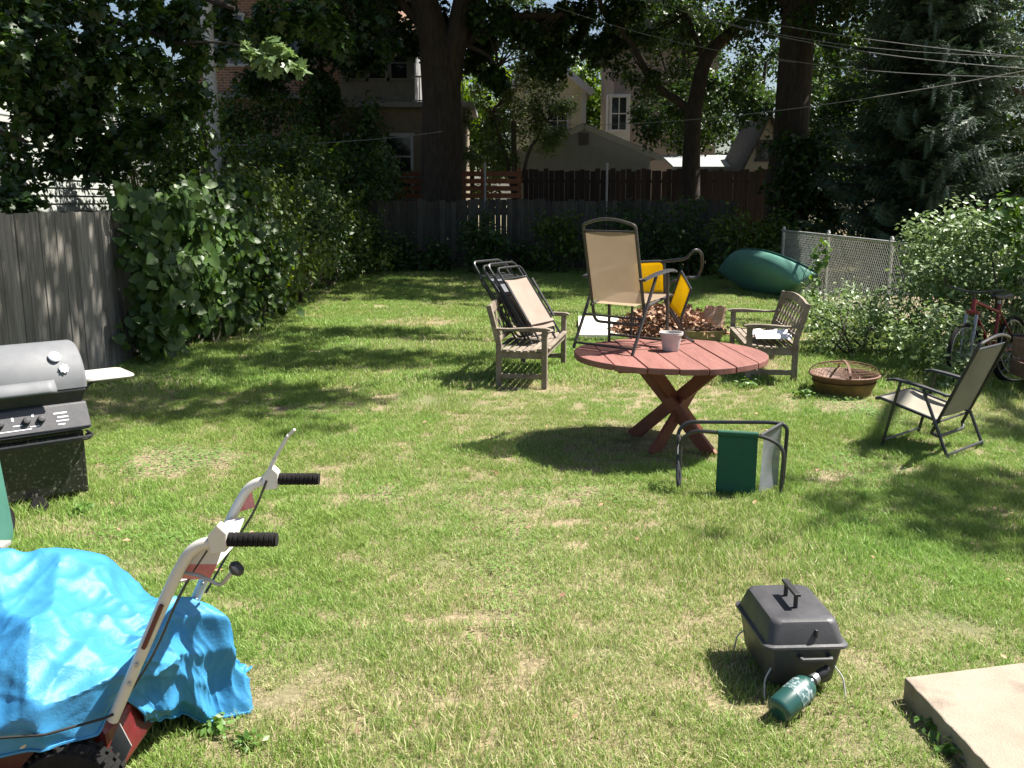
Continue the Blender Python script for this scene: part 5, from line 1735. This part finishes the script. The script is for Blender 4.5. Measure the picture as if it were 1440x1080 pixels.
em.prism(star, .004, Ml)
em.build('emblem', MT['logo'], gg_)
fbx = MB()
loft(fbx, [([(-.33, -.235), (.33, -.235), (.33, .235), (-.33, .235)], .713), ([(-.335, -.24), (.335, -.24), (.335, .24), (-.335, .24)], .70), ([(-.29, -.19), (.29, -.19), (.29, .19), (-.29, .19)], .55)])
fbx.build('firebox', MT['blackplastic'], gg_, bevel=.006)
cpm = MB()
cpm.add([(-.34, -.235, .625), (.33, -.235, .625), (.33, -.315, .485), (-.34, -.315, .485), (-.34, -.10, .625), (.33, -.10, .625), (.33, -.10, .485), (-.34, -.10, .485)], [(0, 1, 5, 4), (3, 2, 1, 0), (7, 6, 2, 3), (4, 5, 6, 7), (1, 2, 6, 5), (0, 3, 7, 4)])
cpo = cpm.build('control_panel', MT['portlid'], gg_, bevel=.008)
pn = Vector((0, -.868, .497))
pp_ = lambda x, k: Vector((x, -.235 - .08 * k, .625 - .14 * k)) + pn * .002
for x in (-.16, -.02, .06):
    MB().lathe([(0, 0), (.022, 0), (.021, .018), (.017, .026), (0, .027)], 18, Matrix.Translation(pp_(x, .5)) @ pn.to_track_quat('Z', 'Y').to_matrix().to_4x4()).build('knob', MT['blackplastic'], cpo, smooth=True)
dec = MB()
up_ = Vector((0, .497, .868))
for (x, k, w, h) in ((-.22, .42, .05, .007), (-.22, .58, .035, .006), (-.09, .36, .012, .022), (-.07, .62, .05, .006), (.02, .30, .012, .018), (.02, .72, .05, .005), (-.10, .80, .20, .005), (.17, .34, .075, .009), (.18, .5, .06, .009), (.175, .64, .07, .007), (.165, .78, .04, .007)):
    c = pp_(x, k)
    dec.add([c + Vector((-w / 2, 0, 0)) - up_ * h / 2, c + Vector((w / 2, 0, 0)) - up_ * h / 2, c + Vector((w / 2, 0, 0)) + up_ * h / 2, c + Vector((-w / 2, 0, 0)) + up_ * h / 2], [(0, 1, 2, 3)])
dec.build('panel_marking', MT['logo'], cpo)
cb = MB()
cb.box((0, .0, .245), (.62, .40, .41))
cb.build('cabinet', M('black_enamel_reflection_specks', (.012, .012, .013), .28, col2=(.16, .145, .12), scale=55, ramp=(.56, .66), coat=.3), gg_, bevel=.012)  # pale specks are reflections painted into the glossy black enamel
dr = MB(); dr.box((-.0, -.205, .24), (.56, .014, .36)); dr.build('door', bpy.data.materials['black_enamel_reflection_specks'], gg_, bevel=.01)
for (z, y) in ((.475, -.30), (.425, -.325), (.40, -.27)):
    MB().tube(fillet([(-.33, -.17, z), (-.33, y, z), (.335, y, z), (.335, -.17, z)], .05, 4), .008 if z > .41 else .012, 8).build('front_bar', MT['black'], gg_, smooth=True)
shf = MB(); loft(shf, [(rrect(.30, .34, .05), .735), (rrect(.31, .35, .055), .742), (rrect(.30, .34, .05), .752)])
shf.v = [(x + .495, y - .04, z) for x, y, z in shf.v]
shf.build('side_shelf', MT['shelf'], gg_, smooth=True)
br_ = MB()
for y in (-.15, .08):
    br_.tube(fillet([(.60, y, .732), (.38, y, .725), (.325, y, .64)], .06, 4), .010, 8)
br_.build('shelf_bracket', MT['black'], gg_, smooth=True)
for y in (-.14, .14):
    for x in (-.26,):
        wl = MB().lathe([(0, -.018), (.04, -.02), (.062, -.018), (.066, 0), (.062, .018), (.04, .02), (0, .018)], 20, Matrix.Translation((x, y - .10, .055)) @ Matrix.Rotation(rad(90), 4, 'X'))
        wl.build('wheel', MT['rubber'], gg_, smooth=True)
MB().lathe([(0, -.018), (.034, -.02), (.048, -.018), (.05, 0), (.048, .018), (.034, .02), (0, .018)], 20, Matrix.Translation((.0, -.30, .045)) @ Matrix.Rotation(rad(70), 4, 'X')).build('wheel', MT['rubber'], gg_, smooth=True)
KEEP_OUT.append((-3.02, 5.52, .30, .19, GA))

# ---- green wheeled bin at the left edge
bn = thing('garbage_bin', 'green plastic garbage bin cut off by the left edge', 'bin', (-2.985, 4.62, 0))
loft(MB(), [(rrect(.56, .34, .05), .02), (rrect(.57, .35, .05), .10), (rrect(.50, .32, .06), .66)]).build('body', MT['bin'], bn, smooth=True)
loft(MB(), [(rrect(.52, .34, .06), .661), (rrect(.53, .35, .06), .69), (rrect(.44, .28, .06), .73)]).build('lid', MT['bin'], bn, smooth=True)
ft = MB(); ft.box((.325, -.10, .085), (.10, .10, .025)); ft.box((.295, -.10, .05), (.02, .08, .10))
ft.build('foot_bracket', MT['greytrim'], bn, bevel=.005)
for s in (-1, 1):
    MB().lathe([(0, -.02), (.09, -.022), (.1, 0), (.09, .022), (0, .02)], 20, Matrix.Translation((s * .2, .19, .10)) @ Matrix.Rotation(rad(90), 4, 'Y')).build('wheel', MT['rubber'], bn, smooth=True)

# ---- red walk-behind machine under the blue tarp
MO = Vector((-1.7, 2.72, 0))
sb_ = thing('snow_blower', 'red wheeled walk behind machine with white handlebars under the blue tarp', 'machine', MO)
bdy = MB()
bdy.add([(-2.35, 2.50, .12), (-1.20, 2.50, .10), (-1.21, 2.50, .27), (-1.30, 2.50, .40), (-2.35, 2.50, .46), (-2.35, 2.9, .12), (-1.20, 2.9, .10), (-1.22, 2.9, .25), (-1.32, 2.9, .38), (-2.35, 2.9, .46)],
        [(0, 1, 2, 3, 4), (9, 8, 7, 6, 5), (0, 5, 6, 1), (1, 6, 7, 2), (2, 7, 8, 3), (3, 8, 9, 4), (4, 9, 5, 0)])
bdy.build('body', MT['redbody'], sb_, bevel=.02, org=MO)
eng = MB(); loft(eng, [(rrect(.5, .36, .08), .445), (rrect(.5, .36, .08), .50), (rrect(.4, .26, .08), .54)]); eng.v = [(x - 1.95, y + 2.75, z) for x, y, z in eng.v]
eng.build('engine', MT['blackplastic'], sb_, smooth=True, org=MO)
rf_ = MB(); rf_.add([(-1.172, 2.497, .16), (-1.135, 2.497, .235), (-1.165, 2.497, .31), (-1.20, 2.497, .235)], [(0, 1, 2, 3)]); rf_.build('reflector', MT['greytrim'], sb_, org=MO, solid=.004)
for y, s in ((2.40, -1), (3.10, 1)):
    tw = MB()
    prof = [(.06, -.04), (.115, -.045), (.145, -.04), (.152, -.02), (.152, .02), (.145, .04), (.115, .045), (.06, .04)]
    Mw = Matrix.Translation((-1.27, y, .15)) @ Matrix.Rotation(rad(90), 4, 'X')
    tw.lathe(prof, 36, Mw)
    for k in range(34):
        a = 2 * math.pi * k / 34
        for q in (-1, 1):
            c = Vector((.155 * math.cos(a + q * .06), .155 * math.sin(a + q * .06), q * .022))
            tw.box(Mw @ c, (.012, .026, .009), (Mw.to_3x3() @ Matrix.Rotation(a, 3, 'Z')) @ Matrix.Rotation(rad(90), 3, 'X'))
    wv = MB(); wv.lathe([(0, -.03), (.058, -.03), (.062, 0), (.058, .03), (0, .03)], 24, Mw)
    w_ = bpy.data.objects.new('wheel', None); COL.objects.link(w_); w_.parent = sb_; w_.location = Vector((-1.27, y, .15)) - MO
    oo = Vector((-1.27, y, .15))
    tw.build('tyre', MT['rubber'], w_, smooth=True, org=oo)
    wv.build('rim', MT['redbody'], w_, smooth=True, org=oo)
# handlebars
for y, q in ((2.455, 0), (3.03, 1)):
    hb = MB()
    pts = fillet([(-1.165, y, .345), (-.935, y, .765), (-.86, y, .885), (-.765, y, .90), (-.75, y, .90)], .09, 6)
    hb.tube(pts, .0168, 12)
    hb.build('handlebar', MT['whitehandle'], sb_, smooth=True, org=MO)
    gr = MB()
    ring = [(.017, 0)]
    for k in range(9):
        z = .006 + k * .0145
        ring += [(.0205, z), (.0205, z + .009), (.018, z + .0095), (.018, z + .014)]
    ring += [(.020, .139), (.0, .141)]
    gr.lathe([(0, 0)] + ring, 20, Matrix.Translation((-.765, y, .90)) @ Matrix.Rotation(rad(90), 4, 'Y'))
    gr.build('grip', MT['rubber'], sb_, smooth=True, org=MO)
    sl_ = MB(); sl_.bar((-1.032, y - .016, .582), (-.962, y - .016, .713), .012, .030, (0, 1, 0)); sl_.build('red_sleeve', MT['redbody'], sb_, org=MO, bevel=.003)
    bl = MB()
    for (x, z) in ((-1.025, .60), (-.97, .70), (-1.06, .53), (-1.09, .47)):
        bl.lathe([(0, 0), (.007, 0), (.006, .005), (0, .006)], 10, Matrix.Translation((x, y - .0215, z)) @ Matrix.Rotation(rad(90), 4, 'X'))
    bl.build('bolt', MT['steel'], sb_, org=MO)
# console plate between the bars
pl = MB(); pl.prism([(-.955, 2.475), (-.84, 2.475), (-.83, 2.7), (-.88, 3.0), (-.945, 3.01)], .006, Matrix.Translation((0, 0, .765)) @ Matrix.Translation((-.9, 0, 0)) @ Matrix.Rotation(rad(-12), 4, 'Y') @ Matrix.Translation((.9, 0, 0)))
pl.build('console_plate', MT['white'], sb_, org=MO, bevel=.002)  # white here is glare on the plate, put into its colour
sk = MB(); sk.add([(-.925, 2.475, .775), (-.83, 2.475, .775), (-.805, 2.475, .818), (-.895, 2.475, .818)], [(0, 1, 2, 3)])
sk.build('red_plate', MT['pink'], sb_, org=MO, solid=.004)
sk = MB(); sk.add([(-.895, 2.475, .819), (-.805, 2.475, .819), (-.785, 2.475, .872), (-.865, 2.475, .878)], [(0, 1, 2, 3)])
sk.build('glare_plate', MT['white'], sb_, org=MO, solid=.004)  # white piece standing for the glare above the red strip
sk = MB(); sk.add([(-.93, 3.03, .775), (-.85, 3.03, .80), (-.86, 3.03, .87), (-.90, 3.03, .83)], [(0, 1, 2, 3)])
sk.build('red_plate', MT['pink'], sb_, org=MO, solid=.004)
# clamp brackets and levers
for y in (2.455, 3.03):
    ck = MB(); ck.prism([(-.81, .865), (-.765, .87), (-.76, .925), (-.785, .95), (-.815, .915)], .04, Matrix(((1, 0, 0, 0), (0, 0, -1, y + .02), (0, 1, 0, 0), (0, 0, 0, 1))))
    ck.build('lever_bracket', MT['whitehandle'], sb_, org=MO, bevel=.004)
lv = MB()
lv.bar((-.80, 3.03, .915), (-.772, 3.03, .975), .012, .030, (0, 1, 0)); lv.bar((-.772, 3.03, .975), (-.722, 3.03, 1.055), .012, .022, (0, 1, 0)); lv.bar((-.725, 3.03, 1.05), (-.70, 3.03, 1.075), .010, .016, (0, 1, 0))
lv.build('clutch_lever', MT['whitehandle'], sb_, org=MO, bevel=.004)
lv = MB(); lv.tube(fillet([(-.90, 2.46, .80), (-.84, 2.44, .80), (-.79, 2.44, .765), (-.762, 2.44, .80), (-.745, 2.44, .815)], .03, 4), .0055, 8)
lv.build('throttle_rod', MT['steel'], sb_, smooth=True, org=MO)
MB().lathe([(0, 0), (.010, 0), (.022, .010), (.024, .020), (.018, .028), (0, .03)], 16, Matrix.Translation((-.752, 2.44, .808)) @ Vector((.6, 0, .55)).to_track_quat('Z', 'Y').to_matrix().to_4x4()).build('throttle_knob', MT['black'], sb_, smooth=True, org=MO)
for cp in ([(-.83, 2.475, .86), (-.93, 2.478, .72), (-1.03, 2.48, .53), (-1.16, 2.48, .36)], [(-.80, 3.01, .90), (-.84, 3.0, .80), (-.93, 3.0, .68), (-1.05, 3.0, .5)]):
    MB().tube(fillet(cp, .1, 4), .004, 6).build('cable', MT['black'], sb_, smooth=True, org=MO)


for ch in sb_.children:                                # the bars lean back a little
    if ch.type == 'MESH':
        for v in ch.data.vertices:
            v.co.x -= .032 * min(1, max(0, (v.co.z - .36) / .45))

# ---- the tarp: draped control surface with facets of creased plastic
def facets(x, y, seed):
    tab = np.random.default_rng(seed).random((64, 64))
    i, j = np.floor(x).astype(int), np.floor(y).astype(int)
    a, b = x - i, y - j
    t = lambda p, q: tab[p % 64, q % 64]
    lo = t(i, j) + a * (t(i + 1, j) - t(i, j)) + b * (t(i + 1, j + 1) - t(i + 1, j))
    hi = t(i, j) + b * (t(i, j + 1) - t(i, j)) + a * (t(i + 1, j + 1) - t(i, j + 1))
    return np.where(a > b, lo, hi) - .5


def drape():
    sec = lambda x, q: [(x, y, z) for y, z in q]
    C = [sec(-2.40, [(2.39, .26), (2.41, .40), (2.50, .555), (2.75, .63), (3.0, .60), (3.16, .33), (3.32, .03)]),
         sec(-1.85, [(2.39, .25), (2.41, .41), (2.51, .575), (2.75, .66), (3.0, .61), (3.17, .34), (3.33, .03)]),
         sec(-1.50, [(2.39, .285), (2.42, .42), (2.50, .57), (2.74, .615), (3.0, .585), (3.19, .33), (3.36, .03)]),
         sec(-1.30, [(2.405, .305), (2.43, .42), (2.51, .53), (2.75, .565), (3.0, .52), (3.2, .32), (3.37, .03)]),
         [(-1.185, 2.43, .325), (-1.19, 2.50, .42), (-1.19, 2.60, .50), (-1.19, 2.79, .53), (-1.19, 3.01, .49), (-1.18, 3.21, .30), (-1.17, 3.38, .03)],
         [(-1.165, 2.57, .34), (-1.15, 2.64, .40), (-1.13, 2.74, .44), (-1.11, 2.88, .475), (-1.09, 3.03, .455), (-1.07, 3.2, .28), (-1.07, 3.36, .05)],
         [(-1.165, 2.68, .27), (-1.14, 2.74, .30), (-1.09, 2.84, .31), (-1.04, 2.95, .29), (-1.01, 3.06, .26), (-1.01, 3.18, .19), (-1.03, 3.31, .09)],
         [(-1.18, 2.80, .16), (-1.16, 2.86, .13), (-1.10, 2.93, .09), (-1.03, 2.99, .055), (-.985, 3.06, .03), (-.965, 3.18, .05), (-.955, 3.33, .06)]]
    C = np.array(C)
    C[5:, :, 0] -= np.array([.02, .04, .055])[:, None]
    C[:, 2:5, 2] -= .025

    def refine(A, n, axis):
        A = np.moveaxis(A, axis, 0)
        m = len(A)
        d = np.concatenate([[0], np.cumsum(np.linalg.norm(A[1:] - A[:-1], axis=-1).mean(axis=-1))])
        q = np.linspace(0, d[-1], n)
        pad = np.concatenate([2 * A[:1] - A[1:2], A, 2 * A[-1:] - A[-2:-1]])
        out = []
        for t in q:
            i = min(int(np.searchsorted(d, t, side='right')) - 1, m - 2)
            f = (t - d[i]) / max(d[i + 1] - d[i], 1e-9)
            p0, p1, p2, p3 = pad[i], pad[i + 1], pad[i + 2], pad[i + 3]
            out.append(.5 * (2 * p1 + (p2 - p0) * f + (2 * p0 - 5 * p1 + 4 * p2 - p3) * f * f + (3 * p1 - p0 - 3 * p2 + p3) * f ** 3))
        return np.moveaxis(np.array(out), 0, axis), d[-1]
    P, Lu = refine(C, 210, 0)
    P, Lv = refine(P, 190, 1)
    u, v = np.meshgrid(np.linspace(0, Lu, P.shape[0]), np.linspace(0, Lv, P.shape[1]), indexing='ij')
    dsp = np.zeros_like(u)
    w1 = facets(u / .31 + 3, v / .27 + 5, 77); w2 = facets(u / .25 + 7, v / .33 + 1, 78)
    def ridges(ang, sx_, sy_, n, amp, seed, warp):
        # taut hollows meeting in sharp ridges (a power diagram of random seeds)
        a = (u * math.cos(ang) + v * math.sin(ang)) / sx_ + warp * w1
        b = (-u * math.sin(ang) + v * math.cos(ang)) / sy_ + warp * w2
        q = np.random.default_rng(seed)
        sa, sb = q.uniform(a.min() - .5, a.max() + .5, n), q.uniform(b.min() - .5, b.max() + .5, n)
        off = q.uniform(-.25, .25, n)
        best = np.full_like(a, -1e9)
        for k in range(n):
            best = np.maximum(best, 2 * sa[k] * a + 2 * sb[k] * b - sa[k] ** 2 - sb[k] ** 2 + off[k])
        return -amp * (best - a * a - b * b)
    area = (u.max() * v.max())
    for (ang, sx_, sy_, amp, sd_, wp) in ((.6, .36, .17, .046, 11, .25), (2.2, .30, .11, .040, 12, .25), (1.3, .18, .065, .022, 13, .2), (2.9, .11, .048, .011, 14, .2), (.1, .05, .03, .003, 15, .1)):
        dsp += ridges(ang, sx_, sy_, int(area / (sx_ * sy_) * 1.6), amp, 300 + sd_, wp)
    dsp -= dsp.mean()
    gu = np.gradient(P, axis=0); gv = np.gradient(P, axis=1)
    nr = np.cross(gu, gv); nr /= np.maximum(np.linalg.norm(nr, axis=-1, keepdims=True), 1e-9)
    dsp = np.clip(dsp, -.06, .07)
    P = P + nr * (dsp[..., None] + .018)
    P[..., 2] = np.maximum(P[..., 2], .012)
    return P


tp = drape()
nx, ny = tp.shape[:2]
TPO = Vector((-1.5, 2.9, 0))
tm = MB()
tm.v = [tuple(p) for p in tp.reshape(-1, 3)]
tm.f = [(i * ny + j, (i + 1) * ny + j, (i + 1) * ny + j + 1, i * ny + j + 1) for i in range(nx - 1) for j in range(ny - 1)]
to = thing('tarp', 'crumpled bright blue plastic tarp draped over the red machine', 'tarp', TPO)
tm.build('sheet', MT['tarp'], to, smooth=True, org=TPO)
for edge in (tp[:, 0], tp[-1, :]):
    MB().tube([Vector(p) for p in edge[::3]], .0055, 6).build('hem', MT['tarp'], to, smooth=True, org=TPO)
ey = MB()
ee = gp(52, 1026, .315)
ey.lathe([(.010, -.003), (.019, -.003), (.020, .0), (.019, .003), (.010, .003)], 18, Matrix.Translation((ee.x, 2.365, .33)) @ Matrix.Rotation(rad(90), 4, 'X'))
eyelet_o = ey.build('eyelet', MT['steel'], to, smooth=True, org=TPO)
rp = MB(); rp.tube([(-2.2, 2.31, .40), (-1.7, 2.305, .385), (-1.45, 2.305, .378), (-1.3, 2.335, .372), (-1.17, 2.42, .372), (-1.155, 2.44, .372)], .0045, 6)
tag(rp.build('cord', MT['rope'], smooth=True), 'thin black cord tied across the blue tarp to the handlebar', 'cord')

# ---- bicycle behind the right chair
BO = Vector((4.96, 9.42, 0))
bd_ = Vector((.8, .6, 0)).normalized(); bs = Vector((-bd_.y, bd_.x, 0))
bi = thing('bicycle', 'red bicycle parked against the bushes behind the olive grey chair', 'bicycle', BO)
lean = rad(6)
def bp_(f, z, s=0):
    return bd_ * (f) + bs * (s + z * math.sin(lean)) + Z * (z * math.cos(lean))
fa, ra = -.50, .50
RW = .31
for f in (fa, ra):
    w_ = bpy.data.objects.new('wheel', None); COL.objects.link(w_); w_.parent = bi
    ty = MB(); ty.tube([bp_(f + RW * math.cos(a), RW + RW * math.sin(a)) for a in np.linspace(0, 2 * math.pi, 40, endpoint=False)], .02, 8, closed=True)
    ty.build('tyre', MT['rubber'], w_, smooth=True)
    ri = MB(); ri.tube([bp_(f + (RW - .03) * math.cos(a), RW + (RW - .03) * math.sin(a)) for a in np.linspace(0, 2 * math.pi, 40, endpoint=False)], .009, 6, closed=True)
    for k in range(18):
        a = 2 * math.pi * k / 18
        ri.tube([bp_(f, RW, .02 * (-1) ** k), bp_(f + (RW - .03) * math.cos(a), RW + (RW - .03) * math.sin(a))], .0016, 3, cap=False)
    ri.tube([bp_(f, RW, -.045), bp_(f, RW, .045)], .016, 8)
    ri.build('rim', MT['steel'], w_, smooth=True)
frm = MB()
hd_t, hd_b = bp_(fa + .20, .86), bp_(fa + .16, .74)
bb, sc_ = bp_(.06, .28), bp_(.19, .70)
frm.tube([hd_b, hd_t], .024, 10)
frm.tube([bp_(fa + .17, .76), bb], .021, 10); frm.tube([bp_(fa + .195, .84), sc_], .018, 10); frm.tube([bb, bp_(.215, .78)], .018, 10)
for s in (-1, 1):
    frm.tube([bb + bs * .02 * s, bp_(ra, RW, .05 * s)], .010, 8); frm.tube([sc_ + bs * .015 * s, bp_(ra, RW, .05 * s)], .009, 8)
frm.build('frame', MT['redbike'], bi, smooth=True)
fk = MB()
for s in (-1, 1):
    fk.tube([bp_(fa + .14, .72, .05 * s), bp_(fa + .06, .52, .055 * s)], .019, 8)
    fk.tube([bp_(fa + .06, .52, .055 * s), bp_(fa, RW, .055 * s)], .013, 8)
fk.build('fork', MT['steel'], bi, smooth=True)
MB().bar(bp_(fa + .145, .735, -.075), bp_(fa + .145, .735, .075), .05, .035).build('fork_crown', MT['redbike'], bi, bevel=.008)
hbm = MB(); hbm.tube([hd_t, bp_(fa + .18, .93)], .014, 8); hbm.tube(fillet([bp_(fa + .24, .97, -.29), bp_(fa + .19, .94, -.1), bp_(fa + .18, .93, 0), bp_(fa + .19, .94, .1), bp_(fa + .24, .97, .29)], .05, 3), .012, 8)
hbm.build('handlebar', MT['black'], bi, smooth=True)
sd = MB(); sd.surf(lambda u, v: bp_(.08 + .27 * u, .865 + .012 * math.sin(math.pi * v) - .02 * math.sin(math.pi * u), (v - .5) * (.05 + .11 * u ** 1.5)), 10, 8)
sd.build('saddle', MT['black'], bi, smooth=True, solid=.035)
MB().tube([bp_(.21, .76), bp_(.225, .85)], .013, 8).build('seat_post', MT['steel'], bi, smooth=True)
ck = MB(); ck.lathe([(0, -.004), (.08, -.004), (.085, 0), (.08, .004), (0, .004)], 24, Matrix.Translation(bb + bs * -.06) @ bs.to_track_quat('Z', 'Y').to_matrix().to_4x4())
ck.tube([bb - bs * .07, bb - bs * .07 + Vector((.02, 0, -.16))], .009, 6); ck.tube([bb + bs * .07, bb + bs * .07 + Vector((-.02, 0, .16))], .009, 6)
ck.build('crankset', MT['black'], bi, smooth=True)

# ---- board-sided garden cart at the right edge
CO = Vector((5.5, 8.78, 0))
ct = thing('garden_cart', 'brown board sided garden cart cut off by the right edge', 'cart', CO)
bx_ = MB()
for (z, h) in ((.42, .19), (.215, .14)):
    for y in (-.22, .30):
        bx_.box((0.03, y, z), (1.10, .025, h))
    for x in (-.53, .59):
        bx_.box((x, .04, z), (.025, .495, h))
bx_.box((.03, .04, .135), (1.05, .48, .02))
bx_.build('box', MT['cartwood'], ct, bevel=.004)
rmb = MB()
for y in (-.225, .305):
    rmb.bar((-.54, y, .525), (.60, y, .525), .05, .025)
rmb.build('rim_board', MT['black'], ct, bevel=.003)
for y in (-.29, .37):
    w_ = bpy.data.objects.new('wheel', None); COL.objects.link(w_); w_.parent = ct; w_.location = (-.42, y, .26)
    MB().tube([(.235 * math.cos(a), 0, .235 * math.sin(a)) for a in np.linspace(0, 2 * math.pi, 36, endpoint=False)], .028, 8, closed=True).build('tyre', MT['rubber'], w_, smooth=True)
    sp2 = MB()
    sp2.tube([(.205 * math.cos(a), 0, .205 * math.sin(a)) for a in np.linspace(0, 2 * math.pi, 36, endpoint=False)], .008, 6, closed=True)
    for k in range(10):
        a = 2 * math.pi * k / 10
        sp2.tube([(0, 0, 0), (.205 * math.cos(a), 0, .205 * math.sin(a))], .003, 4, cap=False)
    sp2.lathe([(0, -.03), (.02, -.03), (.02, .03), (0, .03)], 12, Matrix.Rotation(rad(90), 4, 'X'))
    sp2.build('rim', MT['steel'], w_, smooth=True)
hnd = MB(); hnd.tube(fillet([(-.45, .04, .42), (-.30, .02, .62), (-.12, .02, .78)], .08, 4), .018, 8); hnd.build('handle', MT['black'], ct, smooth=True)

# ---- weeds at the feet of the fences
def weed(label, px, py, s, n):
    c = gp(px, py)
    b = Vector((c.x, c.y, 0))
    o = thing('weed', label, 'weed', b, group='broad leaved weeds in the lawn')
    P, S, N = clump_leaves([(b.x, b.y, s * .22, s * .5)], 1.6 * n / (s * s * .25), s * .26, .9, shell=.1, flat=.4)
    P[:, 2] = np.maximum(P[:, 2], .012)
    leaf_mesh('leaves', P, S, N, T_SIMPLE, LEAF['weed'], o, org=b)


weed('broad leaved weed at the foot of the black grill cabinet', 118, 722, .17, 40)
weed('weed tuft beside the loose right corner of the blue tarp', 300, 1030, .13, 40)
weed('small weed at the bottom edge right of the red machine', 345, 1050, .13, 26)
weed('low weed at the edge of the concrete slab', 1318, 1030, .15, 40)
weed('weed clump along the slab edge nearest the camera', 1350, 1066, .15, 40)
weed('weed cluster in the grass under the right bench', 1050, 545, .22, 60)
weed('weed cluster at the left foot of the rusty fire bowl', 1130, 560, .2, 50)

scatter_grass()
nl = 260
lx, ly = RNG.uniform(-3, 5, nl), RNG.uniform(2.4, 13, nl)
NN = RNG.normal(size=(nl, 3)) * .35; NN[:, 2] += 1
tag(leaf_mesh('fallen_leaves', np.stack([lx, ly, RNG.uniform(.015, .04, nl)], 1), RNG.uniform(.02, .05, nl), NN, T_SIMPLE, MT['deadleaf']), 'few dry brown leaves strewn over the lawn', 'leaves', kind='stuff')
